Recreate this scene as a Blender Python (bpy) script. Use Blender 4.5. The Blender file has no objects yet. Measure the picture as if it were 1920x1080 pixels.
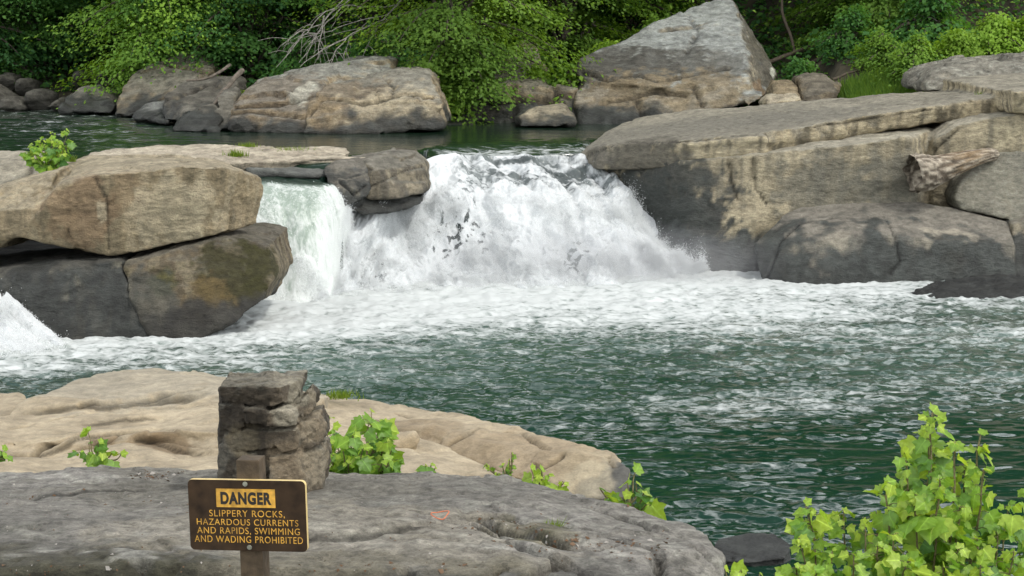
import bpy, bmesh, math, random
import numpy as np
from mathutils import Vector
from mathutils.bvhtree import BVHTree

# ------------------------------------------------------------------ camera, sky, sun, exposure
S = bpy.context.scene
COL = S.collection
F_PX, CAM_Z = 3700.0, 9.0                     # focal length in photo pixels, height over the lower pool
TILT = math.atan(540.0 / F_PX)
cam_d = bpy.data.cameras.new('camera')
cam = bpy.data.objects.new('camera', cam_d)
COL.objects.link(cam)
cam.location = (0, 0, CAM_Z)
cam.rotation_euler = (math.pi / 2 - TILT, 0, 0)
cam_d.sensor_width = 36.0
cam_d.lens = 36.0 * F_PX / 1920.0
cam_d.clip_start = 0.1
cam_d.clip_end = 3000
S.camera = cam

SUN_VEC = Vector((0.44, -0.34, 0.83)).normalized()
elev = math.asin(SUN_VEC.z)
azim = math.atan2(SUN_VEC.x, SUN_VEC.y)
W = bpy.data.worlds.new('World')
S.world = W
W.use_nodes = True
wn = W.node_tree.nodes
sky = wn.new('ShaderNodeTexSky')
sky.sky_type = 'NISHITA'
sky.sun_disc = False
sky.sun_elevation = elev
sky.sun_rotation = azim
sky.dust_density = 4.0
sky.air_density = 1.0
wn['Background'].inputs['Strength'].default_value = 0.15
hz = wn.new('ShaderNodeHueSaturation')                 # thin summer haze: a paler sky
hz.inputs['Saturation'].default_value = 0.45
W.node_tree.links.new(sky.outputs['Color'], hz.inputs['Color'])
wl = W.node_tree.links
wtc = wn.new('ShaderNodeTexCoord')
wmp = wn.new('ShaderNodeMapping'); wmp.inputs['Scale'].default_value = (1, 1, 1.8)
cl = wn.new('ShaderNodeTexNoise'); cl.inputs['Scale'].default_value = 2.2; cl.inputs['Detail'].default_value = 6
cmr = wn.new('ShaderNodeMapRange'); cmr.interpolation_type = 'SMOOTHSTEP'
cmr.inputs[1].default_value = 0.43; cmr.inputs[2].default_value = 0.57
cmx = wn.new('ShaderNodeMix'); cmx.data_type = 'RGBA'
cmx.inputs[7].default_value = (30.0, 30.6, 31.2, 1)
wl.new(wtc.outputs['Generated'], wmp.inputs['Vector']); wl.new(wmp.outputs['Vector'], cl.inputs['Vector'])
wl.new(cl.outputs['Fac'], cmr.inputs[0]); wsp = wn.new('ShaderNodeSeparateXYZ'); wl.new(wtc.outputs['Generated'], wsp.inputs[0])
wlo = wn.new('ShaderNodeMapRange'); wlo.interpolation_type = 'SMOOTHSTEP'      # bright cloud added low in the unseen sky to throw glints on water
wlo.inputs[1].default_value = 0.85; wlo.inputs[2].default_value = 0.5
wmu = wn.new('ShaderNodeMath'); wmu.operation = 'MULTIPLY'
wl.new(wsp.outputs['Z'], wlo.inputs[0]); wl.new(cmr.outputs[0], wmu.inputs[0]); wl.new(wlo.outputs[0], wmu.inputs[1])
wl.new(wmu.outputs[0], cmx.inputs[0])
wl.new(hz.outputs['Color'], cmx.inputs[6]); wl.new(cmx.outputs[2], wn['Background'].inputs['Color'])
sun_d = bpy.data.lights.new('sun', 'SUN')
sun_d.energy = 2.1
sun_d.angle = math.radians(5.0)
sun_d.color = (1.0, 0.96, 0.90)
sun = bpy.data.objects.new('sun', sun_d)
COL.objects.link(sun)
sun.location = (30, -20, 60)
sun.rotation_euler = (-SUN_VEC).to_track_quat('-Z', 'Y').to_euler()
S.view_settings.view_transform = 'Standard'
S.view_settings.look = 'None'
S.view_settings.exposure = -0.27
S.view_settings.gamma = 1.0
S.render.engine = 'CYCLES'
S.cycles.max_bounces = 6
S.cycles.diffuse_bounces = 3
S.cycles.glossy_bounces = 3
S.cycles.transmission_bounces = 4
S.cycles.transparent_max_bounces = 6
S.cycles.caustics_reflective = False
S.cycles.caustics_refractive = False
S.cycles.sample_clamp_indirect = 6.0

rng = np.random.default_rng(7)
random.seed(7)
CT, ST = math.cos(TILT), math.sin(TILT)


def P(px, py, d):
    """World point seen at photo pixel (px, py) at forward distance d."""
    u = (px - 960.0) / F_PX
    v = (540.0 - py) / F_PX
    k = d / (CT + v * ST)
    return np.array([u * k, d, CAM_Z + (-ST + v * CT) * k])


def ray(px, py):
    u = (px - 960.0) / F_PX
    v = (540.0 - py) / F_PX
    return Vector((u, CT + v * ST, -ST + v * CT)).normalized()


def G(px, py, z=0.0):
    r = ray(px, py)
    k = (z - CAM_Z) / r.z
    return np.array([r.x * k, r.y * k, z])


def pix(p):
    x, y, z = p[:, 0], p[:, 1], p[:, 2] - CAM_Z
    depth = y * CT - z * ST
    up = y * ST + z * CT
    return 960 + F_PX * x / depth, 540 - F_PX * up / depth


# ------------------------------------------------------------------ noise
def _h(ix, iy, iz, seed):
    h = (ix.astype(np.uint32) * np.uint32(374761393) + iy.astype(np.uint32) * np.uint32(668265263)
         + iz.astype(np.uint32) * np.uint32(2147483647 - 58) + np.uint32((seed * 1274126177 + 97) & 0xffffffff))
    h = (h ^ (h >> np.uint32(13))) * np.uint32(1274126177)
    h = (h ^ (h >> np.uint32(16))) * np.uint32(2246822519)
    return h ^ (h >> np.uint32(15))


_GR = np.random.default_rng(1).normal(size=(256, 3))
_GR /= np.linalg.norm(_GR, axis=1)[:, None]
_GR = _GR.astype(np.float32)


def perlin(p, seed=0):
    p = np.asarray(p, dtype=np.float32)
    i = np.floor(p).astype(np.int64)
    f = p - i
    w = f * f * f * (f * (f * 6 - 15) + 10)
    out = np.zeros(len(p), np.float32)
    for cx in (0, 1):
        wx = w[:, 0] if cx else 1 - w[:, 0]
        for cy in (0, 1):
            wy = w[:, 1] if cy else 1 - w[:, 1]
            for cz in (0, 1):
                wz = w[:, 2] if cz else 1 - w[:, 2]
                g = _GR[_h(i[:, 0] + cx, i[:, 1] + cy, i[:, 2] + cz, seed) & np.uint32(255)]
                dd = g[:, 0] * (f[:, 0] - cx) + g[:, 1] * (f[:, 1] - cy) + g[:, 2] * (f[:, 2] - cz)
                out += wx * wy * wz * dd
    return out * 1.5


def fbm(p, octaves=4, seed=0, gain=0.5):
    p = np.asarray(p, dtype=np.float32)
    a, s, t = 1.0, 0.0, 0.0
    for k in range(octaves):
        s = s + a * perlin(p * (2.03 ** k) + 17.3 * k, seed + k * 11)
        t += a
        a *= gain
    return s / t


def ridged(p, octaves=4, seed=0):
    p = np.asarray(p, dtype=np.float32)
    a, s, t = 1.0, 0.0, 0.0
    for k in range(octaves):
        s = s + a * (1 - np.abs(perlin(p * (2.03 ** k) + 9.1 * k, seed + k * 13)) * 2)
        t += a
        a *= 0.5
    return s / t


def facets(p, seed=0):
    """Chiselled relief: every random cell carries its own tilted plane."""
    p = np.asarray(p, dtype=np.float32)
    i = np.floor(p).astype(np.int64)
    best = np.full(len(p), 1e9, np.float32); out = np.zeros(len(p), np.float32)
    for cx in (-1, 0, 1):
        for cy in (-1, 0, 1):
            for cz in (-1, 0, 1):
                h = _h(i[:, 0] + cx, i[:, 1] + cy, i[:, 2] + cz, seed)
                c = np.stack([i[:, 0] + cx + (h & np.uint32(255)) / 255.0, i[:, 1] + cy + ((h >> np.uint32(8)) & np.uint32(255)) / 255.0,
                              i[:, 2] + cz + ((h >> np.uint32(16)) & np.uint32(255)) / 255.0], 1).astype(np.float32)
                r = p - c
                d = (r * r).sum(1)
                g = _GR[(h >> np.uint32(24)) & np.uint32(255)]
                val = (r * g).sum(1)
                m = d < best
                out = np.where(m, val, out); best = np.where(m, d, best)
    return out


def sstep(a, b, x):
    t = np.clip((x - a) / (b - a), 0, 1)
    return t * t * (3 - 2 * t)


def lerp(a, b, t):
    t = np.asarray(t)[:, None] if np.ndim(t) == 1 else t
    return a * (1 - t) + b * t


def lin(r, g, b):
    c = np.array([r, g, b], float) / 255
    return np.where(c <= 0.04045, c / 12.92, ((c + 0.055) / 1.055) ** 2.4)


# ------------------------------------------------------------------ mesh + object helpers
def mesh_np(name, v, faces, smooth=True):
    """faces: (n,k) int array or list of tuples."""
    me = bpy.data.meshes.new(name)
    v = np.asarray(v, np.float32)
    if isinstance(faces, np.ndarray):
        n, k = faces.shape
        me.vertices.add(len(v))
        me.vertices.foreach_set('co', v.ravel())
        me.loops.add(n * k)
        me.loops.foreach_set('vertex_index', faces.astype(np.int32).ravel())
        me.polygons.add(n)
        me.polygons.foreach_set('loop_start', np.arange(0, n * k, k, dtype=np.int32))
        me.update(calc_edges=True)
        me.validate()
    else:
        me.from_pydata([tuple(map(float, q)) for q in v], [], faces)
        me.update()
    if smooth:
        me.polygons.foreach_set('use_smooth', np.ones(len(me.polygons), bool))
    return me


def set_col(me, rgb, alpha=None, name='Col'):
    n = len(me.vertices)
    a = np.ones((n, 4), np.float32)
    a[:, :3] = rgb
    if alpha is not None:
        a[:, 3] = alpha
    at = me.attributes.get(name) or me.attributes.new(name, 'FLOAT_COLOR', 'POINT')
    at.data.foreach_set('color', a.ravel())


def link(name, me, mat=None, parent=None, loc=(0, 0, 0)):
    o = bpy.data.objects.new(name, me)
    COL.objects.link(o)
    o.location = loc
    if mat is not None and me is not None and not me.materials:
        me.materials.append(mat)
    if parent is not None:
        o.parent = parent
    return o


def tag(o, label=None, cat=None, group=None, kind=None):
    if label:
        o['label'] = label
    if cat:
        o['category'] = cat
    if group:
        o['group'] = group
    if kind:
        o['kind'] = kind
    return o


def empty(name, loc, label=None, cat=None, group=None):
    o = bpy.data.objects.new(name, None)
    COL.objects.link(o)
    o.location = tuple(map(float, loc))
    o.empty_display_size = 0.3
    return tag(o, label, cat, group)


def grid_faces(nu, nv):
    i = np.arange(nu * nv).reshape(nu, nv)
    return np.stack([i[:-1, :-1], i[1:, :-1], i[1:, 1:], i[:-1, 1:]], -1).reshape(-1, 4)


def get_v(me):
    a = np.empty(len(me.vertices) * 3, np.float32)
    me.vertices.foreach_get('co', a)
    return a.reshape(-1, 3)


def get_n(me):
    a = np.empty(len(me.vertices) * 3, np.float32)
    me.vertex_normals.foreach_get('vector', a)
    return a.reshape(-1, 3)


# ------------------------------------------------------------------ materials
def new_mat(name):
    m = bpy.data.materials.new(name)
    m.use_nodes = True
    nt = m.node_tree
    return m, nt, nt.nodes, nt.links, nt.nodes['Principled BSDF']


def rock_mat(name, scale, bump, dist, rough=0.88, contrast=1.0):
    m, nt, N, L, B = new_mat(name)
    at = N.new('ShaderNodeAttribute'); at.attribute_name = 'Col'
    tc = N.new('ShaderNodeTexCoord')
    n1 = N.new('ShaderNodeTexNoise'); n1.inputs['Scale'].default_value = scale
    n1.inputs['Detail'].default_value = 9; n1.inputs['Roughness'].default_value = 0.68
    mp = N.new('ShaderNodeMapping'); mp.inputs['Scale'].default_value = (1, 1, 2.2)
    L.new(tc.outputs['Object'], mp.inputs['Vector'])
    L.new(mp.outputs['Vector'], n1.inputs['Vector'])
    n2 = N.new('ShaderNodeTexNoise'); n2.inputs['Scale'].default_value = scale * 6
    n2.inputs['Detail'].default_value = 4; n2.inputs['Roughness'].default_value = 0.7
    L.new(tc.outputs['Object'], n2.inputs['Vector'])
    r1 = N.new('ShaderNodeMapRange'); r1.inputs[1].default_value = 0.34; r1.inputs[2].default_value = 0.66
    r1.inputs[3].default_value = 1 - 0.48 * contrast; r1.inputs[4].default_value = 1 + 0.42 * contrast
    L.new(n1.outputs['Fac'], r1.inputs[0])
    r2 = N.new('ShaderNodeMapRange'); r2.inputs[1].default_value = 0.3; r2.inputs[2].default_value = 0.7
    r2.inputs[3].default_value = 1 - 0.28 * contrast; r2.inputs[4].default_value = 1 + 0.28 * contrast
    L.new(n2.outputs['Fac'], r2.inputs[0])
    mm = N.new('ShaderNodeMath'); mm.operation = 'MULTIPLY'
    L.new(r1.outputs[0], mm.inputs[0]); L.new(r2.outputs[0], mm.inputs[1])
    vm = N.new('ShaderNodeVectorMath'); vm.operation = 'SCALE'
    L.new(at.outputs['Color'], vm.inputs[0]); L.new(mm.outputs[0], vm.inputs['Scale'])
    L.new(vm.outputs[0], B.inputs['Base Color'])
    rr = N.new('ShaderNodeMapRange'); rr.inputs[3].default_value = rough; rr.inputs[4].default_value = 0.32
    L.new(at.outputs['Alpha'], rr.inputs[0])
    L.new(rr.outputs[0], B.inputs['Roughness'])
    B.inputs['Specular IOR Level'].default_value = 0.35
    ad = N.new('ShaderNodeMath'); ad.operation = 'MULTIPLY_ADD'; ad.inputs[1].default_value = 0.35
    L.new(n2.outputs['Fac'], ad.inputs[0]); L.new(n1.outputs['Fac'], ad.inputs[2])
    bp = N.new('ShaderNodeBump'); bp.inputs['Strength'].default_value = bump; bp.inputs['Distance'].default_value = dist
    L.new(ad.outputs[0], bp.inputs['Height'])
    L.new(bp.outputs[0], B.inputs['Normal'])
    return m


M_ROCK_FAR = rock_mat('sandstone_far', 2.4, 0.9, 0.22)
M_ROCK_MID = rock_mat('sandstone_mid', 3.8, 0.9, 0.12, contrast=0.75)
M_ROCK_TAN = rock_mat('sandstone_bare', 7.0, 0.6, 0.03, contrast=0.5)
M_ROCK_NEAR = rock_mat('sandstone_near', 11.0, 1.0, 0.04)


def leaf_mat(name, trans=0.45, rough=0.55, spec=0.35):
    m, nt, N, L, B = new_mat(name)
    at = N.new('ShaderNodeAttribute'); at.attribute_name = 'Col'
    L.new(at.outputs['Color'], B.inputs['Base Color'])
    B.inputs['Roughness'].default_value = rough
    B.inputs['Specular IOR Level'].default_value = spec
    tr = N.new('ShaderNodeBsdfTranslucent')
    hs = N.new('ShaderNodeMix'); hs.data_type = 'RGBA'; hs.blend_type = 'MULTIPLY'; hs.inputs[0].default_value = 1.0
    L.new(at.outputs['Color'], hs.inputs[6]); hs.inputs[7].default_value = (1.5, 1.45, 0.6, 1)
    L.new(hs.outputs[2], tr.inputs['Color'])
    mx = N.new('ShaderNodeMixShader'); mx.inputs[0].default_value = trans
    L.new(B.outputs[0], mx.inputs[1]); L.new(tr.outputs[0], mx.inputs[2])
    L.new(mx.outputs[0], N['Material Output'].inputs['Surface'])
    return m


M_LEAF = leaf_mat('foliage_leaf', 0.45, 0.65, 0.2)
M_BROAD = leaf_mat('broad_leaf', 0.42, 0.42, 0.4)
_nt = M_BROAD.node_tree; _N = _nt.nodes; _L = _nt.links                     # pale midrib along the middle of every leaf, mottled blade
_at = next(q for q in _N if q.bl_idname == 'ShaderNodeAttribute')
_mr = _N.new('ShaderNodeMapRange'); _mr.interpolation_type = 'SMOOTHSTEP'; _mr.inputs[1].default_value = 0.0; _mr.inputs[2].default_value = 0.06
_mr.inputs[3].default_value = 1.55; _mr.inputs[4].default_value = 1.0
_L.new(_at.outputs['Alpha'], _mr.inputs[0])
_tn = _N.new('ShaderNodeTexNoise'); _tn.inputs['Scale'].default_value = 45; _tn.inputs['Detail'].default_value = 4
_tr = _N.new('ShaderNodeMapRange'); _tr.inputs[1].default_value = 0.3; _tr.inputs[2].default_value = 0.7; _tr.inputs[3].default_value = 0.75; _tr.inputs[4].default_value = 1.2
_tc = _N.new('ShaderNodeTexCoord'); _L.new(_tc.outputs['Object'], _tn.inputs['Vector']); _L.new(_tn.outputs['Fac'], _tr.inputs[0])
_mm = _N.new('ShaderNodeMath'); _mm.operation = 'MULTIPLY'; _L.new(_mr.outputs[0], _mm.inputs[0]); _L.new(_tr.outputs[0], _mm.inputs[1])
_vs = _N.new('ShaderNodeVectorMath'); _vs.operation = 'SCALE'; _L.new(_at.outputs['Color'], _vs.inputs[0]); _L.new(_mm.outputs[0], _vs.inputs['Scale'])
_L.new(_vs.outputs[0], _N['Principled BSDF'].inputs['Base Color'])
_bp = _N.new('ShaderNodeBump'); _bp.inputs['Strength'].default_value = 0.3; _bp.inputs['Distance'].default_value = 0.01
_L.new(_mm.outputs[0], _bp.inputs['Height']); _L.new(_bp.outputs[0], _N['Principled BSDF'].inputs['Normal'])


def bark_mat(name, c1, c2, scale=6):
    m, nt, N, L, B = new_mat(name)
    tc = N.new('ShaderNodeTexCoord')
    n1 = N.new('ShaderNodeTexNoise'); n1.inputs['Scale'].default_value = scale; n1.inputs['Detail'].default_value = 6
    L.new(tc.outputs['Object'], n1.inputs['Vector'])
    cr = N.new('ShaderNodeValToRGB')
    cr.color_ramp.elements[0].position = 0.35; cr.color_ramp.elements[0].color = (*c1, 1)
    cr.color_ramp.elements[1].position = 0.65; cr.color_ramp.elements[1].color = (*c2, 1)
    L.new(n1.outputs['Fac'], cr.inputs[0]); L.new(cr.outputs[0], B.inputs['Base Color'])
    B.inputs['Roughness'].default_value = 0.9
    bp = N.new('ShaderNodeBump'); bp.inputs['Strength'].default_value = 0.6; bp.inputs['Distance'].default_value = 0.03
    L.new(n1.outputs['Fac'], bp.inputs['Height']); L.new(bp.outputs[0], B.inputs['Normal'])
    return m


M_BARK = bark_mat('bark', (0.035, 0.028, 0.02), (0.09, 0.075, 0.055))
M_DEADWOOD = bark_mat('dead_twig', (0.15, 0.145, 0.125), (0.30, 0.285, 0.25))
M_STEM = bark_mat('stem', (0.09, 0.08, 0.03), (0.2, 0.17, 0.08), 30)


def water_mat(name, deep, foam=(0.51, 0.54, 0.53), fscale=5.0, bump=0.35, bdist=0.05, bscale=(5, 5, 5), aer=(0.26, 0.35, 0.31), lo=0.84, hi=1.26, lace=0.07):
    """Glossy dark water with foam where the Col attribute (R = foam amount, G = aerated green) says so."""
    m, nt, N, L, B = new_mat(name)
    at = N.new('ShaderNodeAttribute'); at.attribute_name = 'Col'
    sp = N.new('ShaderNodeSeparateColor'); L.new(at.outputs['Color'], sp.inputs[0])
    tc = N.new('ShaderNodeTexCoord')
    mp = N.new('ShaderNodeMapping'); mp.inputs['Scale'].default_value = bscale
    L.new(tc.outputs['Object'], mp.inputs['Vector'])
    n1 = N.new('ShaderNodeTexNoise'); n1.inputs['Scale'].default_value = fscale * 0.2
    n1.inputs['Detail'].default_value = 8; n1.inputs['Roughness'].default_value = 0.65; n1.inputs['Distortion'].default_value = 0.6
    L.new(mp.outputs['Vector'], n1.inputs['Vector'])
    # foam = smoothstep(noise + foam - 1)
    nd = N.new('ShaderNodeMix'); nd.data_type = 'RGBA'; nd.blend_type = 'ADD'; nd.inputs[0].default_value = 0.9
    L.new(mp.outputs['Vector'], nd.inputs[6]); L.new(n1.outputs['Color'], nd.inputs[7])
    vo = N.new('ShaderNodeTexVoronoi'); vo.feature = 'DISTANCE_TO_EDGE'; vo.inputs['Scale'].default_value = fscale * 0.3
    L.new(nd.outputs[2], vo.inputs['Vector'])
    lc = N.new('ShaderNodeMapRange'); lc.inputs[1].default_value = 0.0; lc.inputs[2].default_value = 0.22
    lc.inputs[3].default_value = lace; lc.inputs[4].default_value = -lace * 0.6
    L.new(vo.outputs['Distance'], lc.inputs[0])
    ad0 = N.new('ShaderNodeMath'); ad0.operation = 'ADD'
    L.new(n1.outputs['Fac'], ad0.inputs[0]); L.new(lc.outputs[0], ad0.inputs[1])
    ad = N.new('ShaderNodeMath'); ad.operation = 'ADD'
    L.new(ad0.outputs[0], ad.inputs[0]); L.new(sp.outputs[0], ad.inputs[1])
    rg = N.new('ShaderNodeMapRange'); rg.interpolation_type = 'SMOOTHSTEP'
    rg.inputs[1].default_value = lo; rg.inputs[2].default_value = hi
    L.new(ad.outputs[0], rg.inputs[0])
    mx0 = N.new('ShaderNodeMix'); mx0.data_type = 'RGBA'
    L.new(sp.outputs[1], mx0.inputs[0]); mx0.inputs[6].default_value = (*deep, 1); mx0.inputs[7].default_value = (*aer, 1)
    mx = N.new('ShaderNodeMix'); mx.data_type = 'RGBA'
    L.new(rg.outputs[0], mx.inputs[0]); L.new(mx0.outputs[2], mx.inputs[6]); mx.inputs[7].default_value = (*foam, 1)
    L.new(mx.outputs[2], B.inputs['Base Color'])
    rr = N.new('ShaderNodeMapRange'); rr.inputs[3].default_value = 0.06; rr.inputs[4].default_value = 0.7
    L.new(rg.outputs[0], rr.inputs[0]); L.new(rr.outputs[0], B.inputs['Roughness'])
    B.inputs['IOR'].default_value = 1.33
    n2 = N.new('ShaderNodeTexNoise'); n2.inputs['Scale'].default_value = 1.0; n2.inputs['Detail'].default_value = 5
    n2.inputs['Roughness'].default_value = 0.6
    L.new(mp.outputs['Vector'], n2.inputs['Vector'])
    bp = N.new('ShaderNodeBump'); bp.inputs['Strength'].default_value = bump; bp.inputs['Distance'].default_value = bdist
    L.new(n2.outputs['Fac'], bp.inputs['Height']); L.new(bp.outputs[0], B.inputs['Normal'])
    return m


# ------------------------------------------------------------------ rocks: hulls -> voxel union -> weathering
def H(pts, dy=None, extra=()):
    """Convex chunk: points given as (px, py, distance); dy adds copies pushed back by that depth."""
    q = [P(*p) for p in pts]
    if dy:
        q += [a + np.array([0, dy, 0]) for a in q]
    q += [P(*p) for p in extra]
    return q


def hull_bm(chunks):
    me = bpy.data.meshes.new('tmp')
    vs, fs, off = [], [], 0
    for c in chunks:
        bm = bmesh.new()
        for p in c:
            bm.verts.new(tuple(map(float, p)))
        r = bmesh.ops.convex_hull(bm, input=bm.verts)
        junk = {g for g in r['geom_interior'] if isinstance(g, bmesh.types.BMVert)}
        junk |= {g for g in r['geom_unused'] if isinstance(g, bmesh.types.BMVert)}
        bmesh.ops.delete(bm, geom=list(junk), context='VERTS')
        bmesh.ops.recalc_face_normals(bm, faces=bm.faces)
        bm.verts.index_update()
        vs += [tuple(v.co) for v in bm.verts]
        fs += [tuple(v.index + off for v in f.verts) for f in bm.faces]
        off += len(bm.verts)
        bm.free()
    me.from_pydata(vs, [], fs)
    me.update()
    return me


def remesh(me, voxel, iters):
    o = bpy.data.objects.new('tmp', me)
    COL.objects.link(o)
    r = o.modifiers.new('r', 'REMESH'); r.mode = 'VOXEL'; r.voxel_size = voxel
    if iters:
        s = o.modifiers.new('s', 'SMOOTH'); s.factor = 0.5; s.iterations = iters
    dg = bpy.context.evaluated_depsgraph_get()
    out = bpy.data.meshes.new_from_object(o.evaluated_get(dg))
    bpy.data.objects.remove(o)
    bpy.data.meshes.remove(me)
    return out


def trace(me, lines):
    """Follow crack lines (photo pixels) over the rock and return 3-D point lists."""
    v = get_v(me)
    tree = BVHTree.FromPolygons([tuple(map(float, q)) for q in v], [tuple(p.vertices) for p in me.polygons])
    out = []
    for ln in lines:
        pts = []
        for (a, b) in zip(ln[:-1], ln[1:]):
            n = max(2, int(math.hypot(b[0] - a[0], b[1] - a[1]) / 4))
            for k in range(n):
                t = k / n
                h = tree.ray_cast(Vector((0, 0, CAM_Z)), ray(a[0] + (b[0] - a[0]) * t, a[1] + (b[1] - a[1]) * t))
                if h[0] is not None:
                    pts.append(tuple(h[0]))
        out.append(np.array(pts, np.float32).reshape(-1, 3))
    return out


def dist_to(v, pts):
    d = np.full(len(v), 1e9, np.float32)
    for k in range(0, len(pts), 16):
        q = pts[k:k + 16]
        d = np.minimum(d, np.sqrt(((v[:, None, :] - q[None]) ** 2).sum(-1)).min(1))
    return d


TAN = np.array([0.33, 0.262, 0.175]); TAN2 = np.array([0.24, 0.185, 0.12]); BUFF = np.array([0.41, 0.352, 0.26])
GREY = np.array([0.21, 0.195, 0.17]); GREY2 = np.array([0.12, 0.112, 0.1]); PALE = np.array([0.42, 0.375, 0.31])
WET = np.array([0.035, 0.037, 0.036]); BROWN = np.array([0.16, 0.11, 0.065]); MOSS = np.array([0.062, 0.058, 0.018])
BLUEGREY = np.array([0.235, 0.24, 0.235]); LICHEN = np.array([0.50, 0.50, 0.45])


def rock(name, chunks, label, cat, mat=None, voxel=0.09, iters=3, seed=1, low=0.12, lowf=0.45, strata=0.05, stratf=2.2,
         fine=0.03, finef=2.5, c1=TAN, c2=TAN2, top=GREY, topamt=0.7, streak=0.5, dark=None, wet_z=None, wet_h=0.8,
         wet_col=WET, moss=0.0, lichen=0.0, cracks=(), crack_w=0.09, crack_d=0.12, blobs=(), tilt=(0, 0), group=None,
         parent=None, wet_amt=0.95, facet=0.05, facetf=0.9, bed=0.7, band=0.0, tints=(), ledges=()):
    me = remesh(hull_bm(chunks), voxel, iters)
    lines = trace(me, cracks) if cracks else []
    ledgepts = trace(me, [q_[0] for q_ in ledges]) if ledges else []
    blobpts = trace(me, [[(b[0], b[1]), (b[0] + .1, b[1])] for b in blobs]) if blobs else []
    v = get_v(me)
    n = get_n(me)
    s = seed * 31
    d = low * fbm(v * lowf + s, 3, seed)
    zz = v[:, 2] + tilt[0] * v[:, 0] + tilt[1] * v[:, 1] + 0.25 * fbm(v * 0.5, 2, seed + 5)
    q = np.stack([v[:, 0] * 0.18, v[:, 1] * 0.18, zz * stratf], 1)
    st = perlin(q, seed + 3) + 0.6 * perlin(q * np.array([2.5, 2.5, 2.3]), seed + 4)
    steep = 1 - np.abs(n[:, 2])
    d += strata * np.tanh(st * 3.0) * (0.3 + 0.7 * steep)
    rd = ridged(v * finef * 0.5 + s, 3, seed + 8)
    d += fine * (fbm(v * finef + s, 4, seed + 7) * 1.2) - fine * 1.4 * np.clip(rd - 0.72, 0, 1) * 3
    if facet:
        d += facet * facets(v * facetf * np.array([1, 1, 1.4]) + s + 0.25 * fbm(v * 1.1, 2, seed)[:, None], seed + 9)
    joint = np.zeros(len(v), np.float32)
    if strata and bed:
        jq = perlin(np.stack([v[:, 0] * 0.13, v[:, 1] * 0.13, zz * stratf * 2.6 + 0.12 * perlin(v * 1.5, seed + 31)], 1), seed + 30)
        joint = (1 - sstep(0.0, 0.07, np.abs(jq))) * sstep(0.25, 0.6, steep) * sstep(-0.15, 0.15, perlin(v * 0.7 + s, seed + 32)) * bed
        d -= strata * 0.5 * joint
    cmask = np.zeros(len(v), np.float32)
    for k, ln in enumerate(lines):
        if len(ln) == 0:
            continue
        w = crack_w * (0.65 + 0.6 * (perlin(v * 1.2, seed + 40) + 0.5))
        c = np.clip(1 - dist_to(v, ln) / w, 0, 1)
        cmask = np.maximum(cmask, c)
    d -= crack_d * sstep(0, 0.9, cmask)
    v2 = v + n * d[:, None]
    for (ln_, hh_, wd_), lp in zip(ledges, ledgepts):       # a broken bed: the near side of the line steps down
        if len(lp) < 3:
            continue
        lp = lp[np.argsort(lp[:, 0])]
        ly = np.interp(v[:, 0], lp[:, 0], lp[:, 1]) + 0.10 * perlin(v * 2.5, seed + 50)
        ends = sstep(lp[0, 0] - 0.1, lp[0, 0] + 0.35, v[:, 0]) * (1 - sstep(lp[-1, 0] - 0.35, lp[-1, 0] + 0.1, v[:, 0]))
        t_ = ly - v[:, 1]
        fall = np.exp(-np.clip(t_ - 0.06, 0, 50) / wd_) * sstep(-0.03, 0.06, t_)
        v2[:, 2] -= hh_ * fall * ends * (0.6 + 0.8 * (perlin(v * 0.9, seed + 52) + 0.5)) * sstep(0.2, 0.6, n[:, 2])
        cmask = np.maximum(cmask, 0.8 * np.exp(-((t_ - 0.03) / 0.035) ** 2) * ends)
    me.vertices.foreach_set('co', v2.astype(np.float32).ravel())
    me.update()
    n2 = get_n(me)
    # colour of the stone itself: bedding, run-off stains, lichen, wet algae band, moss
    f1 = fbm(v * 0.55 + s, 4, seed + 20)
    f2 = fbm(v * 2.1 + s, 4, seed + 21)
    f3 = fbm(v * 6.0 + s, 3, seed + 22)
    rgb = lerp(np.tile(c1, (len(v), 1)), np.tile(c2, (len(v), 1)), np.clip(0.5 + 1.6 * f1 + 0.6 * f2, 0, 1))
    if strata:
        rgb = rgb * (1 + 0.22 * np.tanh(st * 2))[:, None] * (1 - 0.5 * joint)[:, None]
    if band:
        rgb = rgb * (1 + band * np.tanh(2.5 * fbm(v * np.array([0.45, 1.5, 1.0]) + s, 4, seed + 33)))[:, None]
    up = sstep(0.45, 0.85, n2[:, 2] + 0.35 * f2)
    tcol = lerp(np.tile(top, (len(v), 1)), np.tile(top * 0.62, (len(v), 1)), np.clip(0.35 + 1.6 * f2 + 0.8 * f1, 0, 1))
    rgb = lerp(rgb, tcol, up * topamt)
    if band:
        rgb = rgb * (1 + band * np.tanh(3.0 * fbm(v * np.array([0.4, 1.7, 1.2]) + s + 4, 5, seed + 34)))[:, None]
    if len(tints):
        dd_ = np.stack([((v - c_) ** 2 * np.array([1, 0.3, 1.6])).sum(1) for c_, _ in tints], 1)
        rgb = rgb * np.array([t_ for _, t_ in tints])[dd_.argmin(1)][:, None]
    if streak:
        a = np.stack([v[:, 0] * 2.8, v[:, 1] * 2.8, v[:, 2] * 0.17], 1)
        sk = fbm(a + s, 4, seed + 25)
        m = sstep(0.0, 0.2, sk) * (1 - up) * streak
        rgb = lerp(rgb, np.tile(GREY2 * 0.5 if dark is None else dark, (len(v), 1)), m)
        m2 = sstep(0.03, 0.2, -sk) * (1 - up) * streak * 0.6
        rgb = lerp(rgb, np.tile(BUFF, (len(v), 1)), m2)
    if lichen:
        m = sstep(0.10, 0.26, f3 + 0.5 * f2) * lichen
        rgb = lerp(rgb, np.tile(LICHEN, (len(v), 1)), m)
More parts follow.
